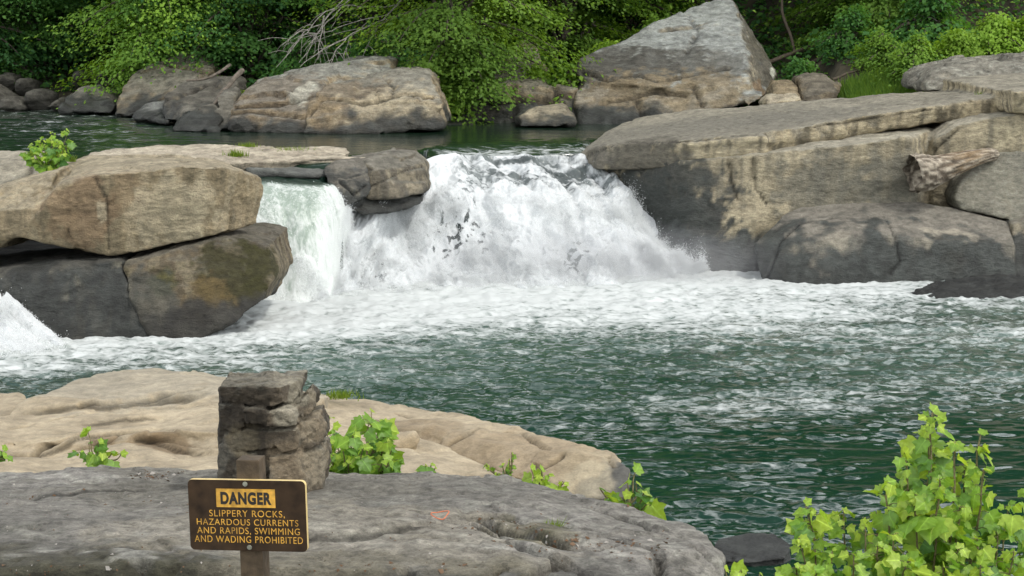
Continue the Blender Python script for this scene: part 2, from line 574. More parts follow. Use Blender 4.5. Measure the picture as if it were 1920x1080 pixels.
    if moss:
        m = sstep(0.02, 0.2, f2 + 0.4 * f1) * moss * (0.3 + 0.7 * sstep(-0.3, 0.2, f3))
        rgb = lerp(rgb, np.tile(MOSS, (len(v), 1)), m)
    wet = np.zeros(len(v))
    for b, bp in zip(blobs, blobpts):       # traced patches: (px, py, radius in m, colour, strength, wet, x stretch)
        if len(bp) == 0:
            continue
        q = (v - bp[0]) * np.array([1.0 / (b[6] if len(b) > 6 else 1.0), 0.6, 1.0])
        r = np.sqrt((q ** 2).sum(1)) / b[2] + 0.9 * f2 + 0.35 * f3
        m = (1 - sstep(0.75, 1.1, r)) * b[4]
        rgb = lerp(rgb, np.tile(b[3], (len(v), 1)), m)
        wet = np.maximum(wet, m * (b[5] if len(b) > 5 else 0))
    if wet_z is not None:
        hgt = v[:, 2] - wet_z - wet_h * (1 + 1.6 * f1 + 0.6 * f2)
        m = (1 - sstep(-0.22, 0.3, hgt)) * wet_amt
        wet_col = wet_col * 0.6
        wc = lerp(np.tile(wet_col, (len(v), 1)), np.tile(wet_col * 2.2, (len(v), 1)), np.clip(0.4 + 2.0 * f2, 0, 1))
        rgb = lerp(rgb, wc, m)
        wet = np.maximum(wet, m * 0.7)
    rgb = lerp(rgb, rgb * 0.28, sstep(0.25, 0.9, cmask))  # carved cracks and ledge steps also darkened in colour, like shade
    rgb = rgb * np.array([0.98, 1.0, 0.93])
    rgb = np.clip(rgb, 0.008, 0.75)
    # origin at the base
    base = np.array([v2[:, 0].mean(), v2[:, 1].mean(), v2[:, 2].min()])
    me.vertices.foreach_set('co', (v2 - base).astype(np.float32).ravel())
    me.name = name
    me.update()
    me.polygons.foreach_set('use_smooth', np.ones(len(me.polygons), bool))
    set_col(me, rgb, wet)
    me.materials.clear()
    o = link(name, me, mat or M_ROCK_MID, parent, tuple(map(float, base)))
    if label:
        tag(o, label, cat, group)
    return o

# ------------------------------------------------------------------ ground sheets and water
UP_Z = 3.8
m, nt, N, L, B = new_mat('forest_soil')
tc = N.new('ShaderNodeTexCoord')
n1 = N.new('ShaderNodeTexNoise'); n1.inputs['Scale'].default_value = 0.8; n1.inputs['Detail'].default_value = 8
L.new(tc.outputs['Object'], n1.inputs['Vector'])
cr = N.new('ShaderNodeValToRGB')
cr.color_ramp.elements[0].position = 0.35; cr.color_ramp.elements[0].color = (0.022, 0.02, 0.014, 1)
cr.color_ramp.elements[1].position = 0.7; cr.color_ramp.elements[1].color = (0.07, 0.058, 0.035, 1)
L.new(n1.outputs['Fac'], cr.inputs[0]); L.new(cr.outputs[0], B.inputs['Base Color'])
B.inputs['Roughness'].default_value = 0.95
bp = N.new('ShaderNodeBump'); bp.inputs['Strength'].default_value = 0.8; bp.inputs['Distance'].default_value = 0.3
L.new(n1.outputs['Fac'], bp.inputs['Height']); L.new(bp.outputs[0], B.inputs['Normal'])
M_SOIL = m

SHX = [-60, -20.5, -17, -10.5, -3.5, 0, 4, 11, 16, 30, 60]
SHY = [96, 94, 92.5, 84, 83, 86, 87, 86, 82, 80, 78]


def bank_z(x, y):
    t = y - np.interp(x, SHX, SHY)
    z = UP_Z - 0.9 + 0.28 * np.clip(t, -8, 14) + 0.62 * np.clip(t - 14, 0, 70) + 0.02 * np.clip(t - 84, 0, 500)
    z = z + np.where((x > 14), 1.7 * sstep(12.5, 14.5, x) * sstep(-6, -1, t) * (1 - sstep(6, 14, t)), 0)
    return z


xs = np.linspace(-75, 75, 160); ys = np.concatenate([np.linspace(74, 120, 110), np.linspace(121, 330, 40)])
X, Y = np.meshgrid(xs, ys, indexing='ij')
pp = np.stack([X.ravel(), Y.ravel(), 0 * X.ravel()], 1)
Z = bank_z(pp[:, 0], pp[:, 1]) + 0.5 * fbm(pp * 0.25, 4, 3) * sstep(-2, 4, pp[:, 1] - np.interp(pp[:, 0], SHX, SHY))
me = mesh_np('hillside', np.stack([pp[:, 0], pp[:, 1], Z], 1), grid_faces(len(xs), len(ys)))
tag(link('hillside', me, M_SOIL), 'dark wooded bank rising beyond the river', 'hillside', kind='structure')

# riverbed / wide ground sheet reaching the horizon, near bank rising towards the viewer
xs = np.concatenate([[-1500, -700, -300, -120], np.linspace(-60, 60, 61), [120, 300, 700, 1500]])
ys = np.concatenate([[-600, -200, -80, -40], np.linspace(-20, 110, 66), [160, 330, 700, 1500]])
X, Y = np.meshgrid(xs, ys, indexing='ij')
shore = np.interp(X, [-60, -9, -6, 1.0, 3.5, 8, 60], [27, 26.5, 26, 20, 15, 11, 8])
Z = -1.6 + 5.0 * (1 - sstep(-4, 1.5, Y - shore)) + 1.6 * (1 - sstep(3, 12, Y))
Z = Z + 0.15 * fbm(np.stack([X.ravel(), Y.ravel(), 0 * X.ravel()], 1) * 0.3, 3, 9).reshape(Z.shape)
me = mesh_np('ground', np.stack([X.ravel(), Y.ravel(), Z.ravel()], 1), grid_faces(len(xs), len(ys)))
tag(link('ground', me, M_SOIL), kind='structure')

M_WATER = water_mat('river_water', (0.006, 0.030, 0.018), fscale=5.0, bump=0.3, bdist=0.035, bscale=(2.0, 2.8, 2))
M_POOL = water_mat('upper_river_water', (0.010, 0.024, 0.014), fscale=5.0, bump=0.5, bdist=0.04, bscale=(1.3, 2.6, 2))

# falls foam on the lower pool plus painted sky glints at right: rows by photo row where each ground point is seen, columns by bearing
FC = [-200, 0, 240, 430, 560, 800, 1000, 1200, 1420, 1600, 1750, 1920, 2200]
FR = [500, 535, 560, 590, 615, 640, 665, 690, 720, 760, 800, 900, 1080]
FOAM_GLINT = [  # foam, with the right-hand glint stripe painted in
    [1, 1, 1, 1, 1, 1, 1, 1, .9, .75, .58, .44, .4],
    [1, 1, 1, 1, 1, 1, 1, 1, .90, .78, .60, .44, .4],
    [1, 1, 1, 1, 1, 1, 1, .92, .78, .62, .54, .50, .45],
    [1, 1, 1, 1, 1, .92, .80, .74, .62, .54, .48, .46, .44],
    [1, 1, .95, .95, .9, .66, .54, .54, .54, .50, .46, .44, .42],
    [1, 1, .90, .85, .70, .48, .44, .48, .50, .48, .46, .44, .42],
    [.95, .92, .85, .62, .48, .42, .42, .44, .47, .46, .44, .44, .4],
    [.80, .72, .58, .46, .42, .40, .40, .42, .43, .44, .43, .43, .4],
    [.4, .42, .40, .38, .36, .36, .37, .40, .44, .46, .46, .44, .4],
    [.3, .3, .3, .34, .34, .34, .36, .42, .46, .45, .42, .38, .3],
    [.3, .3, .3, .3, .32, .34, .40, .45, .42, .36, .32, .30, .3],
    [.2, .2, .2, .2, .2, .25, .28, .30, .30, .28, .28, .28, .2],
    [.2, .2, .2, .2, .2, .2, .24, .28, .28, .26, .26, .26, .2]]
FOAM_GLINT = np.array(FOAM_GLINT)
FOAM_GLINT = np.where(FOAM_GLINT > 0.6, 0.6 + (FOAM_GLINT - 0.6) * 0.42, FOAM_GLINT)


def bilin(tab, cx, ry):
    ci = np.interp(cx, FC, np.arange(len(FC))); ri = np.interp(ry, FR, np.arange(len(FR)))
    c0 = np.clip(np.floor(ci).astype(int), 0, len(FC) - 2); r0 = np.clip(np.floor(ri).astype(int), 0, len(FR) - 2)
    a = ci - c0; b = ri - r0
    return ((tab[r0, c0] * (1 - a) + tab[r0, c0 + 1] * a) * (1 - b) + (tab[r0 + 1, c0] * (1 - a) + tab[r0 + 1, c0 + 1] * a) * b)


# lower pool surface: finer rows close by, waves as real relief
bear = np.concatenate([np.linspace(-0.75, -0.285, 70)[:-1], np.linspace(-0.285, 0.285, 540), np.linspace(0.285, 0.75, 70)[1:]])
dd = 1.0 / np.linspace(1 / 24.0, 1 / 70.0, 700)
BE, DD = np.meshgrid(bear, dd, indexing='ij')
X = (BE * DD).ravel(); Y = DD.ravel()
fx, fy = pix(np.stack([X, Y, 0 * X], 1))
foam = bilin(FOAM_GLINT, fx, fy)
rough = sstep(0.35, 0.95, foam)
wp = np.stack([X * 0.75, Y * 1.15, 0 * X], 1)
calm = sstep(700, 860, fy) * sstep(600, 1100, fx)
w1 = fbm(wp * 0.55 + 3, 3, 11)
w2 = fbm(wp * 1.7 + 0.6 * w1[:, None], 3, 12)
w3 = ridged(wp * 1.1 + 0.5 * w2[:, None], 3, 13)
Z = 0.06 * w1 + (0.10 - 0.03 * calm) * w2 + (0.09 - 0.05 * calm) * (w3 - 0.5)
w4 = np.clip(perlin(np.stack([X * 1.0, Y * 1.5, 0 * X], 1) + 0.4 * w1[:, None], 71), 0, 1)
w5 = np.clip(perlin(np.stack([X * 2.3, Y * 3.0, 0 * X], 1) + 7, 72), 0, 1)
gust = 0.35 + 0.95 * sstep(-0.22, 0.25, fbm(np.stack([X * 0.16, Y * 0.30, 0 * X], 1) + 21, 3, 73))      # ruffled and smoother stretches
Z = Z * (1 - calm * (1 - gust))
Z += ((0.03 + 0.15 * calm) * w4 ** 2 + (0.02 + 0.03 * calm) * w5 ** 1.5) * gust
Z += rough * (0.16 * fbm(wp * 0.9 + 40, 4, 14) + 0.10 * (ridged(wp * 2.0 + 11, 3, 15) - 0.5))
gl = fbm(np.stack([X * 0.25, Y * 0.7, 0 * X], 1), 3, 44)
gl2 = fbm(np.stack([X * 0.10, Y * 0.45, 0 * X], 1), 3, 45)
foam2 = np.clip(foam - 0.07 * sstep(600, 660, fy) + (0.16 * gl + 0.26 * gl2) * sstep(0.25, 0.5, foam) * (1 - 0.6 * sstep(0.6, 0.72, foam)), 0, 1)
me = mesh_np('lower_pool', np.stack([X, Y, Z], 1), grid_faces(len(bear), len(dd)))
aer = np.clip((foam - 0.5) * 1.2, 0, 1) * np.clip(0.5 + 1.5 * gl, 0, 1)
sky_sheen = 0.24 * (1 - sstep(640, 820, fy)) * np.clip(0.75 + 1.2 * gl2, 0, 1.3)      # sky reflection in the ripples painted into the water colour
set_col(me, np.stack([foam2, np.maximum(aer, sky_sheen), 0 * foam], 1))
tag(link('lower_pool_water', me, M_WATER), 'dark green river water streaked with foam and painted glints below the falls', 'water', kind='structure')

# upper pool
UF_X = [-400, 100, 440, 470, 560, 640, 655, 780, 800, 900, 1000, 1090, 1110, 1300, 2300]
UF_D = [60, 60, 60, 60.7, 60.5, 61.0, 64, 66, 67.2, 69.2, 69.7, 70.2, 71.5, 72, 72]
bear = np.concatenate([np.linspace(-0.75, -0.30, 50)[:-1], np.linspace(-0.30, 0.30, 400), np.linspace(0.30, 0.75, 50)[1:]])
t = np.linspace(0, 1, 300)
BE, T = np.meshgrid(bear, t, indexing='ij')
front = np.interp(BE * F_PX + 960, UF_X, UF_D)
Y = front + (97 - front) * T ** 1.25
X = BE * Y
v = Y - front
cx = BE * F_PX + 960
drop = (1 - sstep(0, 3.0, v)) * np.where((cx > 395) & (cx < 800), 2.4, np.where(cx < 645, 0.45, 0.25)) + 1.2 * (1 - sstep(0, 0.35, v))
left = 1 - sstep(200, 520, cx)
wp = np.stack([X.ravel() * 0.6, Y.ravel() * 1.0, 0 * X.ravel()], 1)
w = fbm(wp * 0.7 + 5, 3, 21); w2 = ridged(wp * 1.3 + 2, 3, 22) - 0.5
amp = (0.02 + 0.06 * left).ravel() + 0.10 * ((1 - sstep(1.5, 6, v)) * sstep(780, 820, cx)).ravel()
Z = UP_Z - drop.ravel() + amp * (w + 0.8 * w2)
_, ry = pix(np.stack([X.ravel(), Y.ravel(), 0 * X.ravel() + UP_Z], 1))
fo = (0.18 + 0.17 * left * (1 - sstep(235, 300, ry.reshape(X.shape)) * 0.15)).ravel() + 0.25 * gl.mean()
fo += (0.30 * (1 - sstep(0.5, 4, v)) * sstep(790, 830, cx)).ravel()
fo += 0.16 * fbm(np.stack([X.ravel() * 0.2, Y.ravel() * 0.8, 0 * X.ravel()], 1), 3, 23)
me = mesh_np('upper_pool', np.stack([X.ravel(), Y.ravel(), Z], 1), grid_faces(len(bear), len(t)))
set_col(me, np.stack([np.clip(fo, 0, 1), 0 * fo, 0 * fo], 1))
tag(link('upper_river_water', me, M_POOL), 'calm dark river water above the falls', 'water', kind='structure')

# ------------------------------------------------------------------ left boulders
rock('boulder', [H([(77, 393, 53.2), (111, 346, 53.3), (183, 327, 53.1), (264, 321, 53), (353, 312, 53), (417, 312, 53.4),
                    (204, 481, 53.2), (298, 466, 53.3), (405, 440, 53.6), (162, 470, 53.4), (26, 442, 53.8), (85, 442, 53.6)],
                   extra=[(158, 291, 57.6), (341, 290, 57.6), (426, 304, 56.9), (494, 333, 55.6), (490, 352, 55.3), (483, 419, 55.4),
                          (300, 440, 58), (100, 430, 58), (410, 430, 57)]),
                 H([(-160, 470, 55), (-150, 400, 55), (0, 412, 54.6), (26, 442, 53.8), (77, 393, 53.4), (0, 463, 54.2), (106, 321, 54.6)],
                   extra=[(158, 292, 57.6), (-160, 400, 58), (0, 380, 58), (100, 440, 58), (-160, 460, 58)])],
     'large tan boulder with overhanging front, topmost of the stack left of the falls', 'boulder', voxel=0.06, iters=4, seed=3,
     low=0.10, strata=0.02, fine=0.03, c1=np.array([0.30, 0.235, 0.155]), c2=np.array([0.21, 0.165, 0.105]), top=np.array([0.36, 0.31, 0.235]), topamt=0.85, streak=0.5,
     dark=np.array([0.10, 0.085, 0.06]), group='boulders stacked left of the falls',
     cracks=[[(175, 330), (200, 372), (203, 420), (205, 470)], [(128, 430), (135, 452)]], crack_w=0.08, crack_d=0.03,
     blobs=[(150, 400, 1.1, np.array([0.20, 0.125, 0.075]), 0.5), (240, 355, 0.6, np.array([0.22, 0.15, 0.09]), 0.4),
            (330, 400, 1.2, BUFF, 0.55), (190, 400, 0.35, BUFF, 0.6, 0, 0.4)])
rock('boulder', [H([(230, 500, 52.9), (234, 487, 53.1), (298, 478, 53), (383, 452, 53.6), (409, 444, 54), (460, 449, 54), (507, 461, 54.2),
                    (513, 530, 53.4), (498, 562, 53.0), (447, 600, 52.6), (417, 621, 52.6), (362, 640, 52.4), (281, 632, 52.4), (240, 560, 52.5)], dy=4.5),
                 H([(409, 446, 54), (460, 449, 54), (505, 461, 54.3), (515, 513, 53.8), (512, 536, 53.7), (500, 566, 53.6), (464, 574, 53.3), (420, 540, 53)], dy=3)],
     'dark mossy boulder at the waterline under the overhanging tan boulder', 'boulder', voxel=0.06, iters=4, seed=5, low=0.14, strata=0.05, stratf=1.6,
     c1=np.array([0.13, 0.10, 0.066]), c2=np.array([0.07, 0.056, 0.04]), top=GREY * 0.65, streak=0.4, wet_z=0, wet_h=0.95, wet_col=np.array([0.032, 0.030, 0.027]),
     group='boulders stacked left of the falls', moss=0.25,
     blobs=[(430, 520, 1.0, MOSS * 0.5, 0.85), (480, 500, 0.6, MOSS * 0.55, 0.9), (305, 530, 0.4, MOSS * 1.2, 0.7), (390, 560, 0.7, np.array([0.16, 0.11, 0.05]), 0.5),
            (270, 560, 0.9, WET * 1.6, 0.7)])
rock('boulder', [H([(-200, 520, 54), (-60, 522, 53.4), (40, 518, 53.2), (120, 506, 53.0), (226, 488, 53), (229, 515, 52.8), (241, 560, 52.6), (283, 634, 52.4),
                    (130, 648, 52.2), (-60, 640, 53), (-200, 640, 54)], dy=5)],
     'wet blue-grey boulder beside the small side cascade, lowest of the left stack', 'boulder', voxel=0.07, iters=4, seed=6, low=0.12, strata=0.03,
     c1=np.array([0.055, 0.057, 0.055]), c2=np.array([0.03, 0.031, 0.031]), top=GREY * 0.35, streak=0.3, wet_z=0, wet_h=1.8, wet_amt=0.8,
     group='boulders stacked left of the falls')
rock('boulder', [H([(-160, 300, 58), (0, 297, 57.5), (58, 297, 57.5), (94, 318, 57), (86, 336, 56.4), (32, 388, 55.8), (0, 402, 55.8), (-160, 420, 56)], dy=3)],
     'pale grey boulder behind the tan overhanging boulder at the bush', 'boulder', voxel=0.07, iters=4, seed=8, c1=np.array([0.26, 0.235, 0.2]), c2=GREY,
     top=PALE, topamt=0.7, streak=0.2, group='boulders stacked left of the falls',
     cracks=[[(95, 322), (60, 345), (40, 380)], [(60, 305), (50, 340), (22, 372)]], crack_w=0.12, crack_d=0.12)

# ------------------------------------------------------------------ ledge and blocks at the lip
rock('rock_ledge', [H([(150, 300, 60), (190, 282, 63), (300, 272, 65.5), (430, 272, 66), (560, 274, 66), (650, 276, 66.5), (660, 284, 66),
                       (560, 304, 63.2), (452, 306, 62), (640, 296, 64)], extra=[(150, 340, 60), (452, 335, 62.4), (560, 332, 64), (650, 320, 66), (300, 340, 66)]),
                    H([(470, 290, 64), (690, 292, 64.5), (705, 300, 64.3), (640, 318, 64), (480, 307, 63)], extra=[(640, 340, 64.3), (690, 340, 65), (480, 330, 64)])],
     'flat pale sunlit ledge with grass tufts behind the tan boulder', 'rock', voxel=0.07, iters=2, seed=11, low=0.10, strata=0.06, fine=0.05, stratf=5,
     c1=PALE, c2=np.array([0.30, 0.25, 0.2]), top=np.array([0.46, 0.40, 0.33]), topamt=0.8, streak=0.2,
     cracks=[[(200, 285), (300, 280), (400, 285), (520, 290), (640, 287)], [(430, 292), (560, 297), (680, 300)]], crack_w=0.14, crack_d=0.1)
rock('rock_shelf', [H([(455, 312, 62.2), (540, 306, 64), (640, 310, 64.4), (650, 324, 63.4), (600, 332, 62.8), (470, 332, 62.2)],
                      extra=[(480, 345, 63.5), (640, 345, 63.8)])],
     'flat wet blue-grey shelf beside the green curtain of water', 'rock', voxel=0.06, iters=3, seed=12, low=0.05, strata=0.02, fine=0.015,
     c1=BLUEGREY * 0.6, c2=BLUEGREY * 0.4, top=BLUEGREY * 0.75, streak=0, wet_z=3.2, wet_h=0.3)
rock('boulder', [H([(683, 300, 63.6), (735, 284, 65.3), (775, 286, 65.3), (797, 306, 65), (801, 340, 64.6), (798, 364, 64.3), (745, 372, 63.2), (690, 374, 63),
                    (676, 350, 63.2), (705, 320, 63)], dy=2)],
     'grey flat-topped boulder on the lip of the falls', 'boulder', voxel=0.055, iters=3, seed=14, c1=np.array([0.15, 0.128, 0.1]), c2=np.array([0.085, 0.074, 0.06]),
     top=GREY * 0.9, topamt=0.9, streak=0.5, wet_z=2.4, wet_h=0.25, cracks=[[(690, 352), (760, 320), (795, 312)]], crack_w=0.07, crack_d=0.05)
rock('boulder', [H([(606, 318, 62.6), (640, 302, 63.6), (694, 294, 64.2), (706, 308, 63.6), (695, 340, 62.8), (690, 372, 62.6), (640, 392, 62.0), (626, 390, 62), (615, 360, 62)], dy=2),
                 H([(640, 385, 62.5), (700, 372, 63.3), (795, 364, 64.4), (790, 384, 64), (740, 398, 63.4), (680, 402, 62.6)], dy=2)],
     'black wet rock where the lip splits the water, below the grey boulder', 'rock', voxel=0.055, iters=2, seed=15, fine=0.06, c1=np.array([0.08, 0.08, 0.08]), c2=WET, top=np.array([0.22, 0.195, 0.165]),
     topamt=0.6, streak=0.4, wet_z=2.0, wet_h=1.2, cracks=[[(640, 340), (665, 365), (690, 345)]])

# ------------------------------------------------------------------ right cliff
rock('rock_ledge', [H([(1083, 287, 70.6), (1130, 272, 69), (1280, 262, 66.5), (1437, 250, 66), (1437, 297, 66.2), (1280, 316, 66.7), (1120, 318, 69), (1090, 310, 70.4)],
                      extra=[(1140, 242, 77), (1190, 222, 80), (1280, 208, 81), (1437, 196, 80), (1437, 250, 80), (1190, 260, 79), (1150, 262, 77)]),
                    H([(1400, 253, 66.2), (1530, 237, 67.4), (1613, 220, 68), (1613, 252, 68.2), (1513, 278, 67.4), (1400, 300, 66.4)],
                      extra=[(1400, 198, 80), (1500, 188, 80), (1640, 181, 79), (1640, 240, 79), (1400, 240, 80)]),
                    H([(1600, 221, 67.8), (1730, 200, 68.4), (1853, 187, 68.6), (1950, 168, 68.6), (1950, 207, 68.8), (1853, 214, 68.8), (1747, 228, 68.6), (1600, 253, 68)],
                      extra=[(1600, 183, 79), (1700, 178, 78), (1960, 158, 77), (1960, 200, 78), (1600, 230, 79)]),
                    H([(1900, 173, 66), (2200, 150, 68), (2200, 230, 68), (1900, 213, 66.4)], dy=11)],
     'huge tan slab with pale grey flat top forming the right bank of the falls', 'rock', voxel=0.09, iters=3, seed=21, low=0.12, strata=0.05, stratf=1.8, fine=0.04, facet=0.04,
     c1=np.array([0.40, 0.338, 0.24]), c2=np.array([0.30, 0.25, 0.175]), top=np.array([0.26, 0.24, 0.205]), topamt=0.9, streak=0.85, dark=np.array([0.12, 0.105, 0.08]),
     group='beds of the right cliff', tilt=(-0.07, 0),
     cracks=[[(1100, 290), (1160, 268), (1280, 264), (1440, 250)], [(1530, 236), (1600, 228), (1680, 215), (1750, 204)], [(1450, 210), (1600, 200), (1760, 190)]], crack_w=0.12, crack_d=0.08,
     blobs=[(1250, 245, 3.0, GREY * 0.75, 0.6, 0, 2.5), (1400, 225, 2.0, GREY * 0.7, 0.5, 0, 2.5), (1215, 312, 1.2, np.array([0.10, 0.09, 0.075]), 0.85, 0.2, 1.4),
            (1110, 300, 0.8, np.array([0.12, 0.11, 0.1]), 0.6)])
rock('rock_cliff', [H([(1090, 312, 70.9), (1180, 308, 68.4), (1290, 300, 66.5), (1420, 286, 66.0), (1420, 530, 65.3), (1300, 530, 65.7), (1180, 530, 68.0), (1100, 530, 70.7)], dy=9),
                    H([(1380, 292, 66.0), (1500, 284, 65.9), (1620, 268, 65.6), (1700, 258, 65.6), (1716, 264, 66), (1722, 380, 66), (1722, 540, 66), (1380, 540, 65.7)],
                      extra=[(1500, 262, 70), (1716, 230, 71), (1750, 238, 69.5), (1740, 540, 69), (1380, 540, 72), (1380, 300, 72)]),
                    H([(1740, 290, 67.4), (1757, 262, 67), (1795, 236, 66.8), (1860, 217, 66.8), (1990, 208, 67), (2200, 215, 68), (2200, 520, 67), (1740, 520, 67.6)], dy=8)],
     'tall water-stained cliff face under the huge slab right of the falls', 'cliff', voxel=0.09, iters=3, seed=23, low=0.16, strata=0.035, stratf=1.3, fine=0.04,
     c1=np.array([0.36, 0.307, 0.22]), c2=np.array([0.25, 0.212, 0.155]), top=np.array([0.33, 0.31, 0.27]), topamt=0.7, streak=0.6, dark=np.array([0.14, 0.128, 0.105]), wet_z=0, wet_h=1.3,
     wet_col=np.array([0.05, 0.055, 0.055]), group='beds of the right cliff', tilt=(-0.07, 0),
     cracks=[[(1366, 300), (1370, 340), (1385, 380)], [(1413, 300), (1415, 350), (1440, 385)], [(1716, 262), (1718, 370)], [(1750, 285), (1800, 240)]], crack_w=0.11, crack_d=0.10,
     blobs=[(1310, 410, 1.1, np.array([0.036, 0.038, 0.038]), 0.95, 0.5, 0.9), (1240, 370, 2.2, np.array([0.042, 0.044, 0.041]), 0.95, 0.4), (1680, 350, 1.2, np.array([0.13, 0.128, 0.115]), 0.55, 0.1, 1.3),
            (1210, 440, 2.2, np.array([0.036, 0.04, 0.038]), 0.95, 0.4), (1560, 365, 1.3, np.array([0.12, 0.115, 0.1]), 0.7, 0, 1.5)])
rock('boulder', [H([(1412, 458, 64.2), (1467, 399, 65.2), (1521, 378, 66), (1591, 372, 66), (1688, 374, 66), (1785, 390, 65.8), (1894, 416, 65.2), (1912, 473, 64.4), (1906, 530, 63.6),
                    (1747, 540, 63), (1610, 540, 62.9), (1498, 545, 62.6), (1428, 525, 63.6), (1529, 450, 63.3), (1649, 438, 63.2), (1766, 452, 63.2), (1902, 452, 63.8)],
                   extra=[(1440, 480, 68), (1900, 480, 68), (1900, 420, 67.5)])],
     'long rounded boulder with grey top and wet blue-black front at the right waterline', 'boulder', voxel=0.07, iters=5, seed=25, low=0.16, strata=0.0, fine=0.015, facet=0.02, facetf=0.5,
     c1=np.array([0.15, 0.138, 0.122]), c2=np.array([0.095, 0.092, 0.088]), top=np.array([0.19, 0.172, 0.152]), topamt=0.9, streak=0.2, wet_z=0, wet_h=1.35, wet_col=np.array([0.040, 0.044, 0.043]), lichen=0.05,
     cracks=[[(1438, 520), (1462, 455), (1500, 418), (1580, 406)], [(1655, 402), (1680, 450), (1688, 490), (1668, 515)]], crack_w=0.10, crack_d=0.07,
     blobs=[(1790, 448, 0.5, PALE * 0.8, 0.5, 0, 2.2), (1570, 452, 0.35, PALE * 0.7, 0.4, 0, 1.5), (1790, 490, 0.4, np.array([0.25, 0.17, 0.08]), 0.4), (1625, 500, 0.8, WET * 1.5, 0.5)])
rock('boulder', [H([(1790, 372, 65.6), (1797, 345, 66), (1838, 302, 66.6), (1880, 276, 67), (1930, 258, 67.3), (2010, 250, 67.5), (2100, 300, 67), (2100, 420, 65.5), (1900, 415, 65.2), (1800, 395, 65.5)], dy=2.5)],
     'smooth grey rounded boulder at the right end of the driftwood log', 'boulder', voxel=0.07, iters=6, seed=26, low=0.10, strata=0.0, fine=0.015,
     c1=np.array([0.19, 0.18, 0.15]), c2=np.array([0.15, 0.14, 0.12]), top=np.array([0.22, 0.2, 0.17]), streak=0.15, lichen=0.10)
rock('boulder', [H([(1896, 418, 64.6), (1960, 405, 65), (2060, 415, 65), (2060, 570, 63.6), (1906, 560, 63.4), (1898, 480, 64)], dy=3)],
     'brown boulder tucked against the right end of the long wet boulder', 'boulder', voxel=0.08, iters=4, seed=27, c1=np.array([0.17, 0.145, 0.11]), c2=GREY2, top=GREY, wet_z=0, wet_h=1.6)
rock('boulder', [H([(1705, 548, 60.3), (1760, 522, 61.3), (1840, 514, 61.5), (2000, 518, 61.5), (2100, 560, 60.5), (1900, 562, 59.4), (1770, 566, 59.3)], extra=[(1740, 580, 60.5), (2060, 600, 60.5)])],
     'low flat black rock awash in front of the long boulder', 'rock', voxel=0.06, iters=4, seed=28, low=0.10, c1=np.array([0.03, 0.032, 0.036]), c2=WET * 0.5, top=np.array([0.034, 0.037, 0.042]), streak=0, wet_z=0, wet_h=2, wet_col=WET * 0.6, fine=0.05)

# ------------------------------------------------------------------ far shore rocks
FAR = 'boulders along the far shore'
fr = dict(cat='boulder', mat=M_ROCK_FAR, voxel=0.12, iters=3, low=0.22, lowf=0.4, strata=0.09, stratf=1.5, fine=0.07, finef=1.6, wet_z=UP_Z, wet_h=0.62, group=FAR, facet=0.16, facetf=0.55)
FT1, FT2 = np.array([0.26, 0.205, 0.135]), np.array([0.15, 0.115, 0.075])
FG = np.array([0.23, 0.225, 0.205])
rock('boulder', [H([(113, 214, 90), (114, 200, 90), (122, 183, 91), (165, 166, 92), (203, 176, 91.5), (217, 192, 90.5), (212, 214, 89.6)], dy=3)],
     'rounded grey boulder standing apart in the water at the far left shore', seed=31, c1=GREY * 0.8, c2=GREY2, top=GREY, **fr)
rock('boulder', [H([(208, 218, 88.5), (222, 180, 89.5), (246, 138, 91), (310, 112, 92), (372, 84, 93.5), (392, 90, 93.5), (398, 130, 91), (390, 160, 89), (320, 190, 88), (300, 220, 87.6)], dy=4)],
     'tall brown boulder under the yellow-green tree on the far left shore', seed=32, c1=FT1 * 0.85, c2=FT2, top=FG * 0.8,
     cracks=[[(245, 205), (290, 190), (340, 170), (395, 150)], [(310, 120), (360, 130), (390, 140)]], crack_w=0.2, crack_d=0.25, **fr)
rock('boulder', [H([(248, 224, 84.6), (252, 212, 84.6), (275, 199, 85.2), (305, 190, 85.6), (316, 200, 85), (316, 234, 82)], dy=2)],
     'low blue-grey boulder at the water in front of the tall brown boulder', seed=33, c1=BLUEGREY * 0.7, c2=GREY2, top=BLUEGREY * 0.8, **fr)
rock('boulder', [H([(305, 228, 82.4), (307, 182, 84), (345, 155, 86), (400, 148, 87), (440, 158, 86), (432, 185, 84), (415, 205, 82), (400, 235, 80)], dy=4)],
     'dark split boulder under the fallen branch', seed=34, c1=GREY2 * 0.9, c2=np.array([0.07, 0.06, 0.05]), top=GREY * 0.7,
     cracks=[[(310, 190), (350, 175), (400, 160), (412, 168)]], crack_w=0.25, crack_d=0.3, **fr)
rock('boulder', [H([(318, 250, 78.6), (322, 236, 79), (345, 214, 80), (400, 202, 80.6), (412, 215, 80), (412, 250, 78)], dy=2)],
     'small moss-stained boulder at the water left of the broad tan boulders', seed=35, c1=GREY2, c2=np.array([0.09, 0.075, 0.05]), top=GREY * 0.8, moss=0.3, **fr)
rock('boulder', [H([(404, 246, 79), (408, 182, 81), (425, 165, 82), (442, 165, 82), (440, 240, 79)], dy=2)],
     'narrow upright grey boulder wedged beside the broad tan boulder', seed=36, c1=GREY * 0.8, c2=GREY2, top=GREY * 0.9, **fr)
